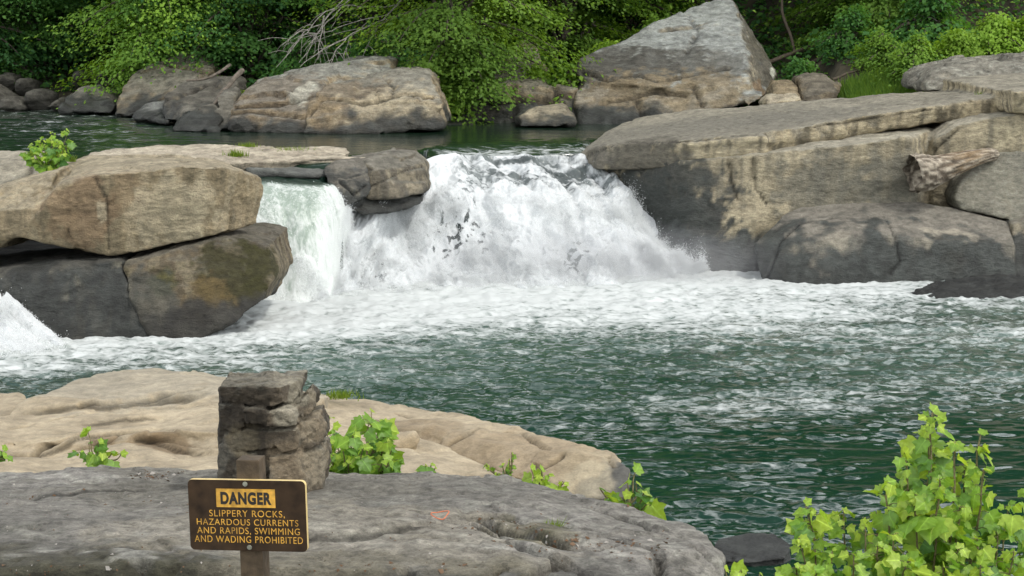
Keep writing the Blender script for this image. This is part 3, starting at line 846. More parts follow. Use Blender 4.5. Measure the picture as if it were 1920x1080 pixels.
rock('boulder', [H([(430, 252, 78.4), (428, 232, 78.6), (433, 195, 79), (470, 155, 80.4), (560, 140, 81), (620, 127, 82), (610, 180, 79), (575, 252, 77.8)], dy=4),
                 H([(500, 150, 81), (600, 127, 82), (700, 107, 83.5), (738, 116, 83.5), (738, 200, 81), (560, 200, 79)], dy=4)],
     'broad tan boulder with smooth grey sloping top below the bare branches', seed=37, c1=FT1 * 1.15, c2=FT2, top=np.array([0.25, 0.25, 0.235]), topamt=0.9, streak=0.5, lichen=0.06,
     cracks=[[(435, 215), (480, 210), (570, 222)], [(440, 200), (520, 195), (590, 180)]], crack_w=0.15, crack_d=0.15,
     blobs=[(560, 178, 0.45, LICHEN * 1.3, 0.9), (585, 165, 0.3, LICHEN * 1.3, 0.8), (500, 178, 1.6, np.array([0.13, 0.09, 0.06]), 0.5, 0, 2)], **fr)
rock('boulder', [H([(568, 252, 77.6), (570, 228, 77.8), (580, 195, 78.4), (612, 165, 79.4), (700, 141, 80.4), (722, 136, 80.6), (800, 133, 80.8), (814, 150, 80), (818, 175, 79),
                    (828, 200, 78.6), (834, 240, 78.4), (700, 250, 77.4)], dy=4)],
     'tan boulder with square shoulder between the sloping boulder and the shaded cove', seed=38, c1=FT1 * 1.3, c2=FT2 * 1.1, top=FG, topamt=0.8, streak=0.45,
     cracks=[[(575, 215), (605, 190), (680, 195), (760, 180), (815, 185)], [(715, 140), (740, 165), (735, 185)]], crack_w=0.14, crack_d=0.16,
     blobs=[(640, 185, 1.2, BROWN, 0.5, 0, 2), (740, 205, 1.0, BUFF, 0.6, 0, 2)], **fr)
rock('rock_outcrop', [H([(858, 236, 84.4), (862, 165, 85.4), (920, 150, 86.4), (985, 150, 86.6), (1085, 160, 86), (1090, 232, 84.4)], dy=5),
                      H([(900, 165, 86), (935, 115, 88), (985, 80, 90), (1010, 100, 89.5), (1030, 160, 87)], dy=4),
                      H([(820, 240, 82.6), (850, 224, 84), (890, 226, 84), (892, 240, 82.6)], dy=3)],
     'shaded brown outcrop with a painted dark cave hollow behind the small white-topped boulder', seed=39, c1=FT1 * 0.9, c2=FT2 * 0.9, top=FG * 0.8,
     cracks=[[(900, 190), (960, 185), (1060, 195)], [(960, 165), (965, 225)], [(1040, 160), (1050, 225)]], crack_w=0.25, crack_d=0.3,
     blobs=[(905, 200, 0.9, np.array([0.03, 0.028, 0.025]), 0.9, 0, 1.3)], **fr)  # near-black patch paints the shade of the cave, no hollow is carved
rock('boulder', [H([(971, 240, 81), (973, 222, 81.2), (990, 205, 82), (1040, 197, 82.4), (1062, 203, 82.2), (1080, 225, 81.4), (1080, 238, 81)], dy=2)],
     'small smooth rounded boulder in the calm water left of the pyramid rock', seed=40, c1=np.array([0.25, 0.21, 0.15]), c2=GREY * 0.8, top=np.array([0.30, 0.26, 0.2]), **fr)
rock('rock_pyramid', [H([(1080, 140, 87), (1086, 112, 87.5), (1130, 94, 88.5), (1200, 84, 89.5), (1262, 40, 92), (1312, 5, 94), (1362, -8, 94.5), (1376, 6, 93.5), (1396, 95, 88.5),
                         (1402, 150, 86.2), (1300, 170, 85), (1180, 158, 85.2), (1095, 152, 86)], extra=[(1372, 0, 98), (1442, 110, 95), (1450, 150, 93), (1130, 120, 95), (1280, 60, 97)]),
                      H([(1380, 15, 93.2), (1402, 100, 88.4), (1408, 190, 85.6), (1438, 178, 88), (1458, 140, 91), (1432, 92, 93)], extra=[(1370, 30, 96), (1440, 150, 95), (1380, 190, 90)]),
                      H([(1084, 240, 83.6), (1090, 205, 84.4), (1078, 170, 85.6), (1100, 145, 86.4), (1280, 150, 85.8), (1405, 150, 86.2), (1412, 195, 85.4), (1300, 215, 84), (1200, 240, 83.2)], dy=6),
                      H([(1390, 190, 84.6), (1405, 178, 85), (1430, 172, 85.4), (1435, 182, 85), (1405, 200, 84.4)], dy=2)],
     'giant pyramid-shaped grey rock rising above the right slab', seed=41, c1=np.array([0.25, 0.22, 0.17]), c2=np.array([0.15, 0.13, 0.1]), top=np.array([0.31, 0.325, 0.33]), topamt=0.92,
     streak=0.75, dark=np.array([0.07, 0.065, 0.058]), lichen=0.14,
     cracks=[[(1090, 135), (1140, 150), (1180, 140), (1230, 152), (1300, 140), (1370, 128)], [(1190, 175), (1205, 220)], [(1300, 160), (1320, 200)], [(1130, 190), (1230, 172), (1290, 178)],
             [(1290, 25), (1310, 60), (1285, 100)], [(1240, 60), (1330, 45)]], crack_w=0.2, crack_d=0.22,
     blobs=[(x_, y_, r_, c_, a_, 0, w_) for x_, y_, r_, c_, a_, w_ in [
         (1105, 125, 1.3, GREY2 * 0.6, 0.85, 1), (1160, 118, 1.5, GREY2 * 0.6, 0.85, 1), (1225, 125, 1.5, GREY2 * 0.55, 0.85, 1), (1290, 118, 1.4, GREY2 * 0.7, 0.75, 1), (1350, 122, 1.2, GREY2 * 0.8, 0.7, 1),
         (1130, 190, 1.3, FT2 * 1.2, 0.7, 1.4), (1220, 185, 1.5, FT1 * 0.8, 0.7, 1.4), (1320, 180, 1.5, FT1 * 0.8, 0.7, 1.4), (1120, 222, 0.6, WET * 1.2, 0.9, 2.5), (1180, 222, 0.6, WET * 1.4, 0.8, 2),
         (1408, 60, 1.0, np.array([0.11, 0.1, 0.08]), 0.85, 0.8), (1425, 100, 1.3, np.array([0.10, 0.09, 0.07]), 0.9, 0.8), (1438, 140, 1.1, np.array([0.11, 0.1, 0.085]), 0.85, 0.8),  # right-hand face painted dark, its shade put into the colour
         (1425, 172, 0.6, np.array([0.26, 0.17, 0.1]), 0.6, 1), (1447, 138, 0.25, LICHEN * 1.3, 0.9, 1)]], **{**fr, 'facet': 0.07, 'strata': 0.04, 'fine': 0.05})
rock('boulder', [H([(1452, 196, 82.8), (1456, 152, 84.4), (1490, 150, 85), (1500, 175, 84), (1500, 194, 82.8)], dy=2.5)],
     'small tan boulder in the shade at the right foot of the pyramid rock', seed=42, c1=FT1, c2=FT2, top=TAN * 0.8, **fr)
rock('boulder', [H([(1436, 200, 82), (1440, 188, 82.3), (1470, 178, 83), (1498, 174, 83), (1500, 194, 82)], dy=2)],
     'pale flat stone lying at the back edge of the right slab', seed=43, c1=BUFF, c2=TAN, top=PALE, **fr)
rock('boulder', [H([(1498, 196, 82.6), (1502, 150, 84.4), (1545, 140, 85), (1572, 160, 84.6), (1572, 190, 82.6)], dy=2.5)],
     'brown root-covered rock between the pyramid rock and the grass strip', seed=44, c1=FT2 * 1.3, c2=FT2 * 0.7, top=GREY * 0.7, **fr)
rock('boulder', [H([(1735, 172, 77), (1738, 150, 77.6), (1752, 134, 78), (1812, 122, 79), (1930, 106, 79.5), (2100, 95, 80), (2100, 180, 77)], dy=5)],
     'long lichen-spotted grey rock on the back of the right slab', seed=45, c1=GREY, c2=GREY2, top=GREY, lichen=0.30, streak=0.4, **{**fr, 'wet_z': None})
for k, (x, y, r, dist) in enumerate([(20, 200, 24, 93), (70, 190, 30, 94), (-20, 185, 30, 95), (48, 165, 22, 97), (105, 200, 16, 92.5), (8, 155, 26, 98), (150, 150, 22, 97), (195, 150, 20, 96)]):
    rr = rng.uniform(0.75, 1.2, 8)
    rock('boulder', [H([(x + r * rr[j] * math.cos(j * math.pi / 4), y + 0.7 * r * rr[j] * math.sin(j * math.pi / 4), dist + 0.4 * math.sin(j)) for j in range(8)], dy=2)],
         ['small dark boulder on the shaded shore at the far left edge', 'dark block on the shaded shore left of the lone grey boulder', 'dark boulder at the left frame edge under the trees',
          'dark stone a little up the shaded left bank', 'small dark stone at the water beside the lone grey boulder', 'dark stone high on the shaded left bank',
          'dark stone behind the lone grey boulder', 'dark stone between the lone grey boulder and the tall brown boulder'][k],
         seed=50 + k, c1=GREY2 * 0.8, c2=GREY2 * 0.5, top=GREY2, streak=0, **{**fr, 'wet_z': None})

# ------------------------------------------------------------------ white water
M_FALL = water_mat('white_water', (0.045, 0.055, 0.055), foam=(0.54, 0.565, 0.57), fscale=7, bump=0.45, bdist=0.10, bscale=(2.2, 2.2, 1.2), aer=(0.30, 0.335, 0.33), lo=0.74, hi=1.24, lace=0.04)
M_CURTAIN = water_mat('curtain_water', (0.010, 0.028, 0.018), foam=(0.58, 0.61, 0.59), fscale=5, bump=0.9, bdist=0.05, bscale=(5.5, 5.5, 0.55), aer=(0.30, 0.365, 0.31), lo=0.80, hi=1.22, lace=0.02)


def cubic(a, n, axis):
    a = np.moveaxis(np.asarray(a, float), axis, 0)
    m = len(a)
    t = np.linspace(0, m - 1, n)
    i = np.clip(np.floor(t).astype(int), 0, m - 2)
    f = (t - i).reshape((-1,) + (1,) * (a.ndim - 1))
    p0 = a[np.clip(i - 1, 0, m - 1)]; p1 = a[i]; p2 = a[i + 1]; p3 = a[np.clip(i + 2, 0, m - 1)]
    r = 0.5 * (2 * p1 + (p2 - p0) * f + (2 * p0 - 5 * p1 + 4 * p2 - p3) * f ** 2 + (3 * p1 - p0 - 3 * p2 + p3) * f ** 3)
    return np.moveaxis(r, 0, axis)


def sheet(cols, nu, nv):
    c = np.array([[P(*q) for q in col] for col in cols])
    g = cubic(cubic(c, nv, 1), nu, 0)
    du = np.gradient(g, axis=0); dv = np.gradient(g, axis=1)
    n = np.cross(du, dv)
    n /= np.linalg.norm(n, axis=2, keepdims=True) + 1e-9
    n = np.where(n[..., 1:2] > 0, -n, n)
    su = np.cumsum(np.linalg.norm(du, axis=2), axis=0)
    sv = np.cumsum(np.linalg.norm(dv, axis=2), axis=1)
    return g, n, su, sv


spray_pts = []


def white_sheet(name, cols, nu, nv, seed, amp=1.0, foam=None, aer=None, streak=1.0, spray=2000, spray_h=0.25, label=None, mat=None):
    g, n, su, sv = sheet(cols, nu, nv)
    T = np.linspace(0, 1, nv)[None, :] + 0 * su
    U = np.linspace(0, 1, nu)[:, None] + 0 * su
    gp = g.reshape(-1, 3)
    q = np.stack([su.ravel(), sv.ravel() * 0.45, 0 * su.ravel() + seed * 3.7], 1)
    wq = 0.5 * fbm(gp * 0.8, 3, seed + 1)
    q2 = q + wq[:, None]
    big = fbm(q2 * 0.55, 3, seed + 2)
    bil = np.abs(perlin(q2 * 1.1, seed + 3)) + 0.5 * np.abs(perlin(q2 * 2.4, seed + 4)) + 0.28 * np.abs(perlin(q2 * 5.2, seed + 5))
    fine = fbm(np.stack([gp[:, 0] * 6, gp[:, 1] * 6, gp[:, 2] * 2.2], 1), 3, seed + 6)
    edge = (sstep(0, 0.03, T) * sstep(0, 0.02, 1 - T)).ravel()
    d = amp * edge * (1.0 * big + 0.5 * fbm(q2 * 0.28 + 5, 2, seed + 12) + 0.30 * (bil - 0.5) + 0.05 * fine)
    v = gp + n.reshape(-1, 3) * d[:, None]
    v[:, 2] += 0.12 * amp * edge * np.clip(bil - 0.3, 0, 2)
    gap = fbm(np.stack([su.ravel() * 0.9, sv.ravel() * 0.30, 0 * su.ravel() + seed], 1) + wq[:, None], 4, seed + 7)
    gap2 = fbm(gp * np.array([1.5, 1.5, 1.1]), 4, seed + 8)
    f = 0.78 + 0.0 * d if foam is None else foam(U.ravel(), T.ravel(), gp)
    f = f + 0.20 * gap + 0.16 * gap2 + 0.14 * (bil - 0.45)
    a = 0.4 * np.clip(0.5 - gap * 2, 0, 1) if aer is None else aer(U.ravel(), T.ravel(), gp)
    me = mesh_np(name, v, grid_faces(nu, nv))
    set_col(me, np.stack([np.clip(f, 0, 1), np.clip(a, 0, 1), 0 * f], 1))
    o = link(name, me, mat or M_FALL)
    tag(o, label, 'waterfall' if label else None, kind=None)
    if spray:
        r = np.random.default_rng(seed)
        clump = np.clip(fbm(np.stack([gp[:, 0] * 1.3, gp[:, 1] * 1.3, gp[:, 2] * 0.8], 1), 4, seed + 20) + 0.15, 0, 1)
        pr = np.clip(f - 0.55, 0.01, 1) * (0.15 + clump * 2.0) * (0.3 + np.clip(bil - 0.3, 0, 1)) * sstep(0.2, 0.45, T.ravel())
        k = r.choice(len(v), spray, p=pr / pr.sum())
        h = (r.exponential(spray_h, spray) * (0.35 + 1.8 * clump[k]))[:, None]
        spray_pts.append(v[k] + n.reshape(-1, 3)[k] * h * 0.7 + np.stack([r.normal(0, .05, spray), r.normal(0, .05, spray), h[:, 0] * 0.5 - 0.02], 1))
    return o


def main_foam(U, T, gp):
    px, py = pix(gp)
    tear = sstep(0.0, 0.25, fbm(gp * np.array([4.2, 4.2, 2.4]), 4, 77))
    flow = fbm(np.stack([gp[:, 0] * 0.7, gp[:, 1] * 2.2, gp[:, 2] * 3.0], 1), 4, 78)
    f = 0.90 + 0 * U
    f -= (0.47 + 0.9 * np.clip(flow, -0.35, 0.4)) * (1 - sstep(0.10, 0.42, T)) * sstep(0.30, 0.45, U)                    # dark streaked slope below the lip
    for (cx, cy, rx, ry, s) in [(865, 425, 50, 48, .62), (825, 450, 40, 25, .45), (1075, 485, 50, 50, .6), (715, 510, 50, 45, .5), (960, 455, 60, 30, .25), (1150, 440, 40, 40, .25), (900, 340, 60, 25, .2), (610, 480, 14, 40, .6), (1215, 330, 40, 30, .1)]:
        f -= 1.25 * s * np.exp(-((px - cx) / rx) ** 2 - ((py - cy) / ry) ** 2) * tear
    return f


white_sheet('waterfall', [
    [(628, 380, 63.0), (622, 402, 62.4), (614, 450, 61.4), (608, 505, 60.7), (596, 548, 59.7), (585, 580, 58.9)],
    [(690, 384, 64.2), (674, 402, 63.5), (660, 445, 62.5), (648, 505, 61.6), (636, 546, 60.6), (620, 580, 59.3)],
    [(806, 296, 67.4), (792, 345, 66.4), (765, 410, 64.9), (738, 480, 63.4), (722, 538, 61.7), (710, 565, 60.4)],
    [(900, 292, 69.3), (898, 345, 67.2), (885, 410, 65.4), (875, 480, 63.8), (872, 532, 62.3), (868, 556, 61.2)],
    [(1000, 292, 69.7), (1008, 345, 67.8), (1012, 410, 65.6), (1012, 480, 64.0), (1014, 526, 62.9), (1016, 550, 61.8)],
    [(1075, 292, 70.2), (1100, 340, 68.6), (1128, 395, 66.6), (1155, 465, 64.8), (1172, 518, 63.8), (1180, 545, 62.5)],
    [(1096, 305, 70.6), (1150, 340, 68.9), (1195, 390, 67.2), (1232, 455, 65.7), (1262, 504, 65.0), (1275, 525, 64.4)],
    [(1100, 320, 71.6), (1158, 350, 70.0), (1208, 400, 68.4), (1254, 465, 66.8), (1296, 508, 65.9), (1330, 520, 65.4)]],
    560, 560, 61, amp=0.8, foam=main_foam, spray=300000, spray_h=0.11, label='broad white cascade churning between the boulders and the right cliff')


def curtain_foam(U, T, gp):
    return 0.10 + 0.30 * sstep(0.2, 0.32, T) + 0.28 * sstep(0.4, 0.95, T) + 0.30 * sstep(0.55, 0.95, U) * sstep(0.1, 0.25, T)


white_sheet('waterfall', [
    [(420, 325, 63.6), (424, 339, 61.4), (422, 352, 60.7), (417, 390, 60.0), (411, 450, 59.4), (404, 556, 58.2), (400, 600, 57.6)],
    [(478, 325, 63.8), (480, 338, 61.6), (478, 352, 60.9), (470, 390, 60.1), (462, 450, 59.5), (452, 556, 58.7), (445, 600, 58.0)],
    [(540, 325, 64.0), (543, 338, 61.8), (545, 352, 61.0), (540, 390, 60.2), (532, 450, 59.6), (524, 552, 59.0), (518, 590, 58.4)],
    [(596, 326, 64.2), (602, 340, 62.0), (610, 356, 61.2), (613, 392, 60.6), (608, 450, 60.0), (600, 546, 59.4), (596, 580, 58.9)],
    [(640, 328, 65.0), (640, 342, 63.4), (645, 362, 62.9), (656, 395, 62.8), (656, 450, 62.4), (646, 540, 61.4), (636, 570, 60.8)]],
    300, 440, 63, amp=0.16, foam=curtain_foam, aer=lambda U, T, gp: sstep(0.2, 0.34, T) * (0.75 + 0.25 * U), spray=40000, spray_h=0.03,
    label='smooth pale green curtain of falling water beside the left boulders', mat=M_CURTAIN)
white_sheet('waterfall', [
    [(-260, 470, 55.5), (-262, 500, 54.4), (-262, 550, 53), (-262, 620, 51.5), (-262, 700, 49.0)],
    [(-120, 480, 54.6), (-112, 520, 53.6), (-100, 570, 52.6), (-90, 630, 51.4), (-80, 690, 49.2)],
    [(-22, 520, 53.6), (-4, 556, 52.8), (18, 596, 52.0), (45, 636, 51.2), (60, 680, 49.4)],
    [(4, 535, 53.7), (28, 578, 52.9), (64, 612, 52.4), (104, 640, 51.8), (150, 670, 50.4)]],
    220, 240, 65, amp=0.38, spray=30000, spray_h=0.09, label='small white side cascade at the far left below the boulders')

# flying droplets: nobody could count them
sp = np.concatenate(spray_pts)
k = len(sp)
sz = np.clip(rng.exponential(0.0035, k) + 0.0045, 0, 0.014)
octv = np.array([[1, 0, -.6], [-.5, .87, -.6], [-.5, -.87, -.6], [0, 0, 1.1]]) * 1.15
octf = np.array([[0, 1, 3], [1, 2, 3], [2, 0, 3], [1, 0, 2]])
v = (sp[:, None, :] + octv[None] * sz[:, None, None]).reshape(-1, 3)
f = (octf[None] + (np.arange(k) * 4)[:, None, None]).reshape(-1, 3)
m, nt, N, L, B = new_mat('droplets')
B.inputs['Base Color'].default_value = (0.73, 0.76, 0.76, 1); B.inputs['Roughness'].default_value = 0.6
tag(link('spray', mesh_np('spray', v, f), m), 'fine white spray thrown up by the falls', 'spray', kind='stuff')

# drifting mist at the foot of the falls
bm = bmesh.new()
bmesh.ops.create_uvsphere(bm, u_segments=32, v_segments=16, radius=1.0)
me = bpy.data.meshes.new('mist'); bm.to_mesh(me); bm.free()
m, nt, N, L, B = new_mat('mist')
N.remove(B)
tc = N.new('ShaderNodeTexCoord'); gr = N.new('ShaderNodeTexGradient'); gr.gradient_type = 'SPHERICAL'
L.new(tc.outputs['Object'], gr.inputs[0])
pv = N.new('ShaderNodeVolumePrincipled'); pv.inputs['Color'].default_value = (0.95, 0.97, 1, 1)
mu = N.new('ShaderNodeMath'); mu.operation = 'MULTIPLY'; mu.inputs[1].default_value = 0.34
L.new(gr.outputs['Fac'], mu.inputs[0]); L.new(mu.outputs[0], pv.inputs['Density'])
L.new(pv.outputs[0], N['Material Output'].inputs['Volume'])
o = link('mist', me, m, loc=tuple(P(1090, 505, 63.6)))
o.scale = (7.6, 1.9, 1.7)
tag(o, 'pale drifting mist where the falls meet the cliff', 'mist', kind='stuff')

# ------------------------------------------------------------------ tubes, leaves, trees
def tube(path, radii, sides=7, bumps=0.0, seed=0):
    path = np.asarray(path, float); n = len(path)
    radii = np.asarray(radii, float)
    tg = np.gradient(path, axis=0); tg /= np.linalg.norm(tg, axis=1)[:, None] + 1e-9
    ref = np.array([0.31, 0.17, 0.93]) if abs(tg[0][2]) < 0.8 else np.array([0.93, 0.2, 0.1])
    a = np.cross(tg, ref); a /= np.linalg.norm(a, axis=1)[:, None] + 1e-9
    b = np.cross(tg, a)
    th = np.arange(sides) * 2 * math.pi / sides
    ring = path[:, None, :] + radii[:, None, None] * (np.cos(th)[None, :, None] * a[:, None, :] + np.sin(th)[None, :, None] * b[:, None, :])
    v = ring.reshape(-1, 3)
    i = np.arange(n - 1)[:, None] * sides; j = np.arange(sides)[None, :]; j2 = (j + 1) % sides
    f = np.stack([i + j, i + j2, i + sides + j2, i + sides + j], -1).reshape(-1, 4)
    v = np.vstack([v, path[:1], path[-1:]])
    c0, c1 = len(v) - 2, len(v) - 1
    jj = np.arange(sides)
    caps = np.concatenate([np.stack([jj * 0 + c0, (jj + 1) % sides, jj, jj], -1)[:, :4], ]) if False else None
    return v, f


def curve_pts(ctrl, n):
    return cubic(np.asarray(ctrl, float), n, 0)


class MB:
    def __init__(s):
        s.v, s.f, s.c, s.a, s.n = [], [], [], [], 0

    def add(s, v, f, col=None, alpha=None):
        s.v.append(np.asarray(v, float)); s.f.append(np.asarray(f) + s.n)
        if col is not None:
            s.c.append(np.broadcast_to(col, (len(v), 3)))
            s.a.append(np.ones(len(v)) if alpha is None else alpha)
        s.n += len(v)

    def build(s, name, mat, parent=None, loc=(0, 0, 0), smooth=True):
        v = np.vstack(s.v) - np.asarray(loc, float)
        me = mesh_np(name, v, np.vstack(s.f), smooth)
        if s.c:
            set_col(me, np.vstack(s.c), np.concatenate(s.a))
        me.materials.append(mat)
        return link(name, me, None, parent)


def leaf_quads(pos, size, normal, heading, col, fold=0.25):
    """One folded four-point leaf at each position."""
    n = len(pos)
    normal = normal / (np.linalg.norm(normal, axis=1)[:, None] + 1e-9)
    h = heading - normal * (heading * normal).sum(1)[:, None]
    h /= np.linalg.norm(h, axis=1)[:, None] + 1e-9
    s = np.cross(normal, h)
    L_ = size[:, None]
    base = pos - h * L_ * 0.5
    tip = pos + h * L_ * 0.55 - normal * L_ * 0.12
    lf = pos + s * L_ * 0.36 + normal * L_ * fold * 0.5
    rt = pos - s * L_ * 0.36 + normal * L_ * fold * 0.5
    v = np.stack([base, lf, tip, rt], 1).reshape(-1, 3)
    f = np.arange(n * 4).reshape(n, 4)
    return v, f, np.repeat(col, 4, 0)


def crown(seed, R, z0, z1, nb, sp_per, lv_per, size, base, hi, droop=0.25):
    r = np.random.default_rng(seed)
    pos, nor, hd, col, sz, limbs = [], [], [], [], [], []
    for b in range(nb):
        t = r.uniform(0, 1) ** 1.25
        z = z0 + (z1 - z0) * t
        prof = (0.75 + 0.45 * math.sin(math.pi * min(1, t * 1.15))) * (1 - 0.75 * max(0, t - 0.5) * 1.6)
        ln = R * max(0.25, prof) * r.uniform(0.55, 1.12)
        az = r.uniform(0, 2 * math.pi)
        dr = np.array([math.cos(az), math.sin(az), 0])
        rise = r.uniform(0.0, 0.35)
        tone = np.clip(r.normal(0.4, 0.22), 0, 1)
        q = np.linspace(0.3, 1, sp_per)
        line = dr[None] * (ln * q)[:, None]
        line[:, 2] = z + ln * (rise * q - (rise + droop) * q ** 2)
        limbs.append(line)
        for k in range(sp_per):
            m = int(lv_per * (0.6 + 0.8 * q[k]))
            w = ln * 0.20 * (0.5 + q[k]) + 0.25
            off = r.normal(0, 1, (m, 3)) * np.array([w * 0.6, w * 0.6, 0.16])
            off[:, 2] -= 0.22 * (off[:, 0] ** 2 + off[:, 1] ** 2) / max(w, .3)
            c = line[k] + r.normal(0, 0.12, 3)
            pos.append(c + off)
            nn = np.array([0, 0, 1.0]) + dr * 0.5 + r.normal(0, 0.32, (m, 3))
            nor.append(nn)
            hd.append(dr[None] * 0.8 + off * np.array([1, 1, 0]) + np.array([0, 0, -0.35]) + r.normal(0, 0.4, (m, 3)))
            tt = np.clip(tone + r.normal(0, 0.10, m), 0, 1)[:, None]
            col.append(base * (1 - tt) + hi * tt)
            sz.append(size * r.uniform(0.6, 1.3, m))
    v, f, c = leaf_quads(np.vstack(pos), np.concatenate(sz), np.vstack(nor), np.vstack(hd), np.vstack(col))
    me = mesh_np('crown', v, f, False)
    set_col(me, c)
    me.materials.append(M_LEAF)
    return me, limbs


def trunk_mesh(seed, h, r0, limbs, lean=0.5):
    r = np.random.default_rng(seed)
    mb = MB()
    ctrl = [(0, 0, -1.0), (r.normal(0, .15) * lean, r.normal(0, .15) * lean, h * 0.25), (r.normal(0, .4) * lean, r.normal(0, .4) * lean, h * 0.6), (r.normal(0, .6) * lean, r.normal(0, .6) * lean, h)]
    p = curve_pts(ctrl, 14)
    mb.add(*tube(p, np.linspace(r0, r0 * 0.25, 14), 9))
    for ln in limbs:
        z = ln[0][2]
        k = int(np.clip((z - 0.4) / h * 13, 0, 13))
        q = np.vstack([p[k][None], ln])
        mb.add(*tube(curve_pts(q, 8), np.linspace(0.10, 0.018, 8), 5))
    me = mesh_np('trunk', np.vstack(mb.v), np.vstack(mb.f))
    me.materials.append(M_BARK)
    return me


LG, MG, DG = np.array([0.20, 0.33, 0.045]), np.array([0.105, 0.225, 0.042]), np.array([0.045, 0.135, 0.042])
KINDS = []
for sd, R, z0, z1, nb, base, hi, dp in [(1, 4.6, 1.0, 17, 95, MG * 0.6, LG, .28), (2, 5.2, 1.2, 19, 84, DG * 0.85, MG * 1.05, .22), (3, 4.2, 0.9, 16, 90, MG * 0.9, LG * 1.35, .30), (4, 5.4, 1.9, 20, 78, DG * 0.7, MG * 0.9, .25)]:
    cm, limbs = crown(sd, R, z0, z1, nb, 8, 58, 0.20, base, hi, dp)
    KINDS.append((cm, trunk_mesh(sd, z1 * 0.85, 0.26, limbs)))
BUSH = []
for sd, base, hi in [(11, MG * 0.8, LG * 1.1), (12, DG, MG * 1.2), (13, LG * 0.8, LG * 1.5)]:
    cm, limbs = crown(sd, 1.25, 0.15, 1.9, 34, 5, 26, 0.16, base, hi, 0.25)
    BUSH.append((cm, trunk_mesh(sd, 1.5, 0.05, limbs)))


def plant_tree(kind, px, d, sc, rot, label, name='tree', cat='tree', group='trees along the far bank', dz=0.0, lib=None):
    x = (px - 960) / F_PX * d
    z = float(bank_z(np.array([x]), np.array([d]))[0]) + dz
    t = empty(name, (x, d, z), label, cat, group)
    t.rotation_euler = (0, 0, rot); t.scale = (sc, sc, sc)
    cm, tm = (lib or KINDS)[kind]
    link('crown', cm, None, t); link('trunk', tm, None, t)
    return t


TREES = [  # kind, px, d, scale, label
    (1, -60, 101, 1.05, 'dark green tree at the far left edge over the shaded bank'),
    (1, 95, 103, 1.0, 'mid green tree overhanging the dark shore stones at far left'),
    (3, 200, 106, 1.1, 'dark tree filling the gap left of the yellow-green tree'),
    (2, 305, 95.5, 0.95, 'yellow-green sunlit tree leaning over the tall brown boulder'),
    (1, 470, 95, 1.0, 'dark green tree behind the bare fallen branches, left side'),
    (3, 600, 99, 1.0, 'dark tree directly behind the bare fallen branches'),
    (3, 705, 101, 1.0, 'dark tree between the bare branches and the lush green tree'),
    (0, 845, 87.0, 0.9, 'lush bright green tree with boughs hanging to the tan boulders'),
    (3, 945, 100, 1.0, 'dark tree behind the cave outcrop'),
    (0, 1060, 96, 1.0, 'bright green tree over the cave outcrop'),
    (2, 1190, 101, 0.95, 'light green tree touching the left slope of the pyramid rock'),
    (1, 1320, 106, 1.05, 'tree standing behind the pyramid rock'),
    (3, 1450, 104, 1.0, 'dark shaded tree just right of the pyramid rock'),
    (3, 1560, 102, 1.0, 'dark tree above the brown root-covered rock'),
    (0, 1640, 96, 1.0, 'sunlit green tree above the grass strip'),
    (1, 1760, 101, 1.05, 'dark green tree behind the bank shrubs at right'),
    (0, 1880, 102, 1.0, 'mid green tree above the lichen-spotted rock'),
    (1, 2010, 100, 1.0, 'green tree at the right edge of the woods')]
for k, (kd, px, d, sc, lb) in enumerate(TREES):
    plant_tree(kd, px, d, sc, k * 1.7, lb)
for k in range(16):                                   # the next row, deep in the wood
    plant_tree([3, 1, 3, 0][k % 4], -150 + k * 148 + rng.uniform(-30, 30), rng.uniform(112, 128), rng.uniform(1.0, 1.25), k * 2.3,
               'tree deep in the shaded wood beyond the river', group='trees deep in the wood')
SHRUBS = [(2, 462, 86.5, 0.9, 'small yellow-green shrub at the left end of the sloping boulder'),
          (2, 800, 85.6, 1.25, 'leafy shrub hanging over the square-shouldered boulder'),
          (0, 872, 87.2, 1.3, 'leafy shrub left of the shaded cave outcrop'),
          (1, 900, 89, 1.1, 'darker shrub above the cave outcrop'),
          (2, 1000, 88.0, 1.3, 'shrub with white blossom on top of the cave outcrop'),
          (0, 1062, 87.6, 1.5, 'shrub against the left foot of the pyramid rock'),
          (2, 1150, 91, 1.5, 'light shrub lying on the slope of the pyramid rock'),
          (0, 1230, 96, 1.3, 'shrub behind the left slope of the pyramid rock'),
          (1, 1500, 89, 1.0, 'dark shrub above the brown root-covered rock'),
          (1, 1590, 90, 1.0, 'dark green shrub at the left end of the grass strip'),
          (0, 1650, 87, 0.85, 'green shrub with white flowers above the grass strip'),
          (0, 1712, 85, 1.0, 'rounded green shrub beside the lichen-spotted rock'),
          (2, 1790, 85.5, 1.0, 'light green shrub behind the lichen-spotted rock, left end'),
          (2, 1860, 86, 1.2, 'tall light green shrub behind the middle of the lichen-spotted rock'),
          (2, 1930, 86, 1.2, 'yellow-green shrub at the right frame edge'),
          (1, 1735, 91, 1.5, 'large dark shrub behind the light shrubs at right'),
          (0, 385, 91, 1.2, 'dark shrub on top of the tall brown boulder'),
          (1, 560, 92, 1.0, 'dark shrub under the bare branches'),
          (1, 690, 91, 1.0, 'dark shrub at the upper end of the sloping boulder')]
for k, (kd, px, d, sc, lb) in enumerate(SHRUBS):
    plant_tree(kd, px, d, sc, k * 2.1, lb, 'shrub', 'shrub', 'shrubs along the far bank', 0.0, BUSH)

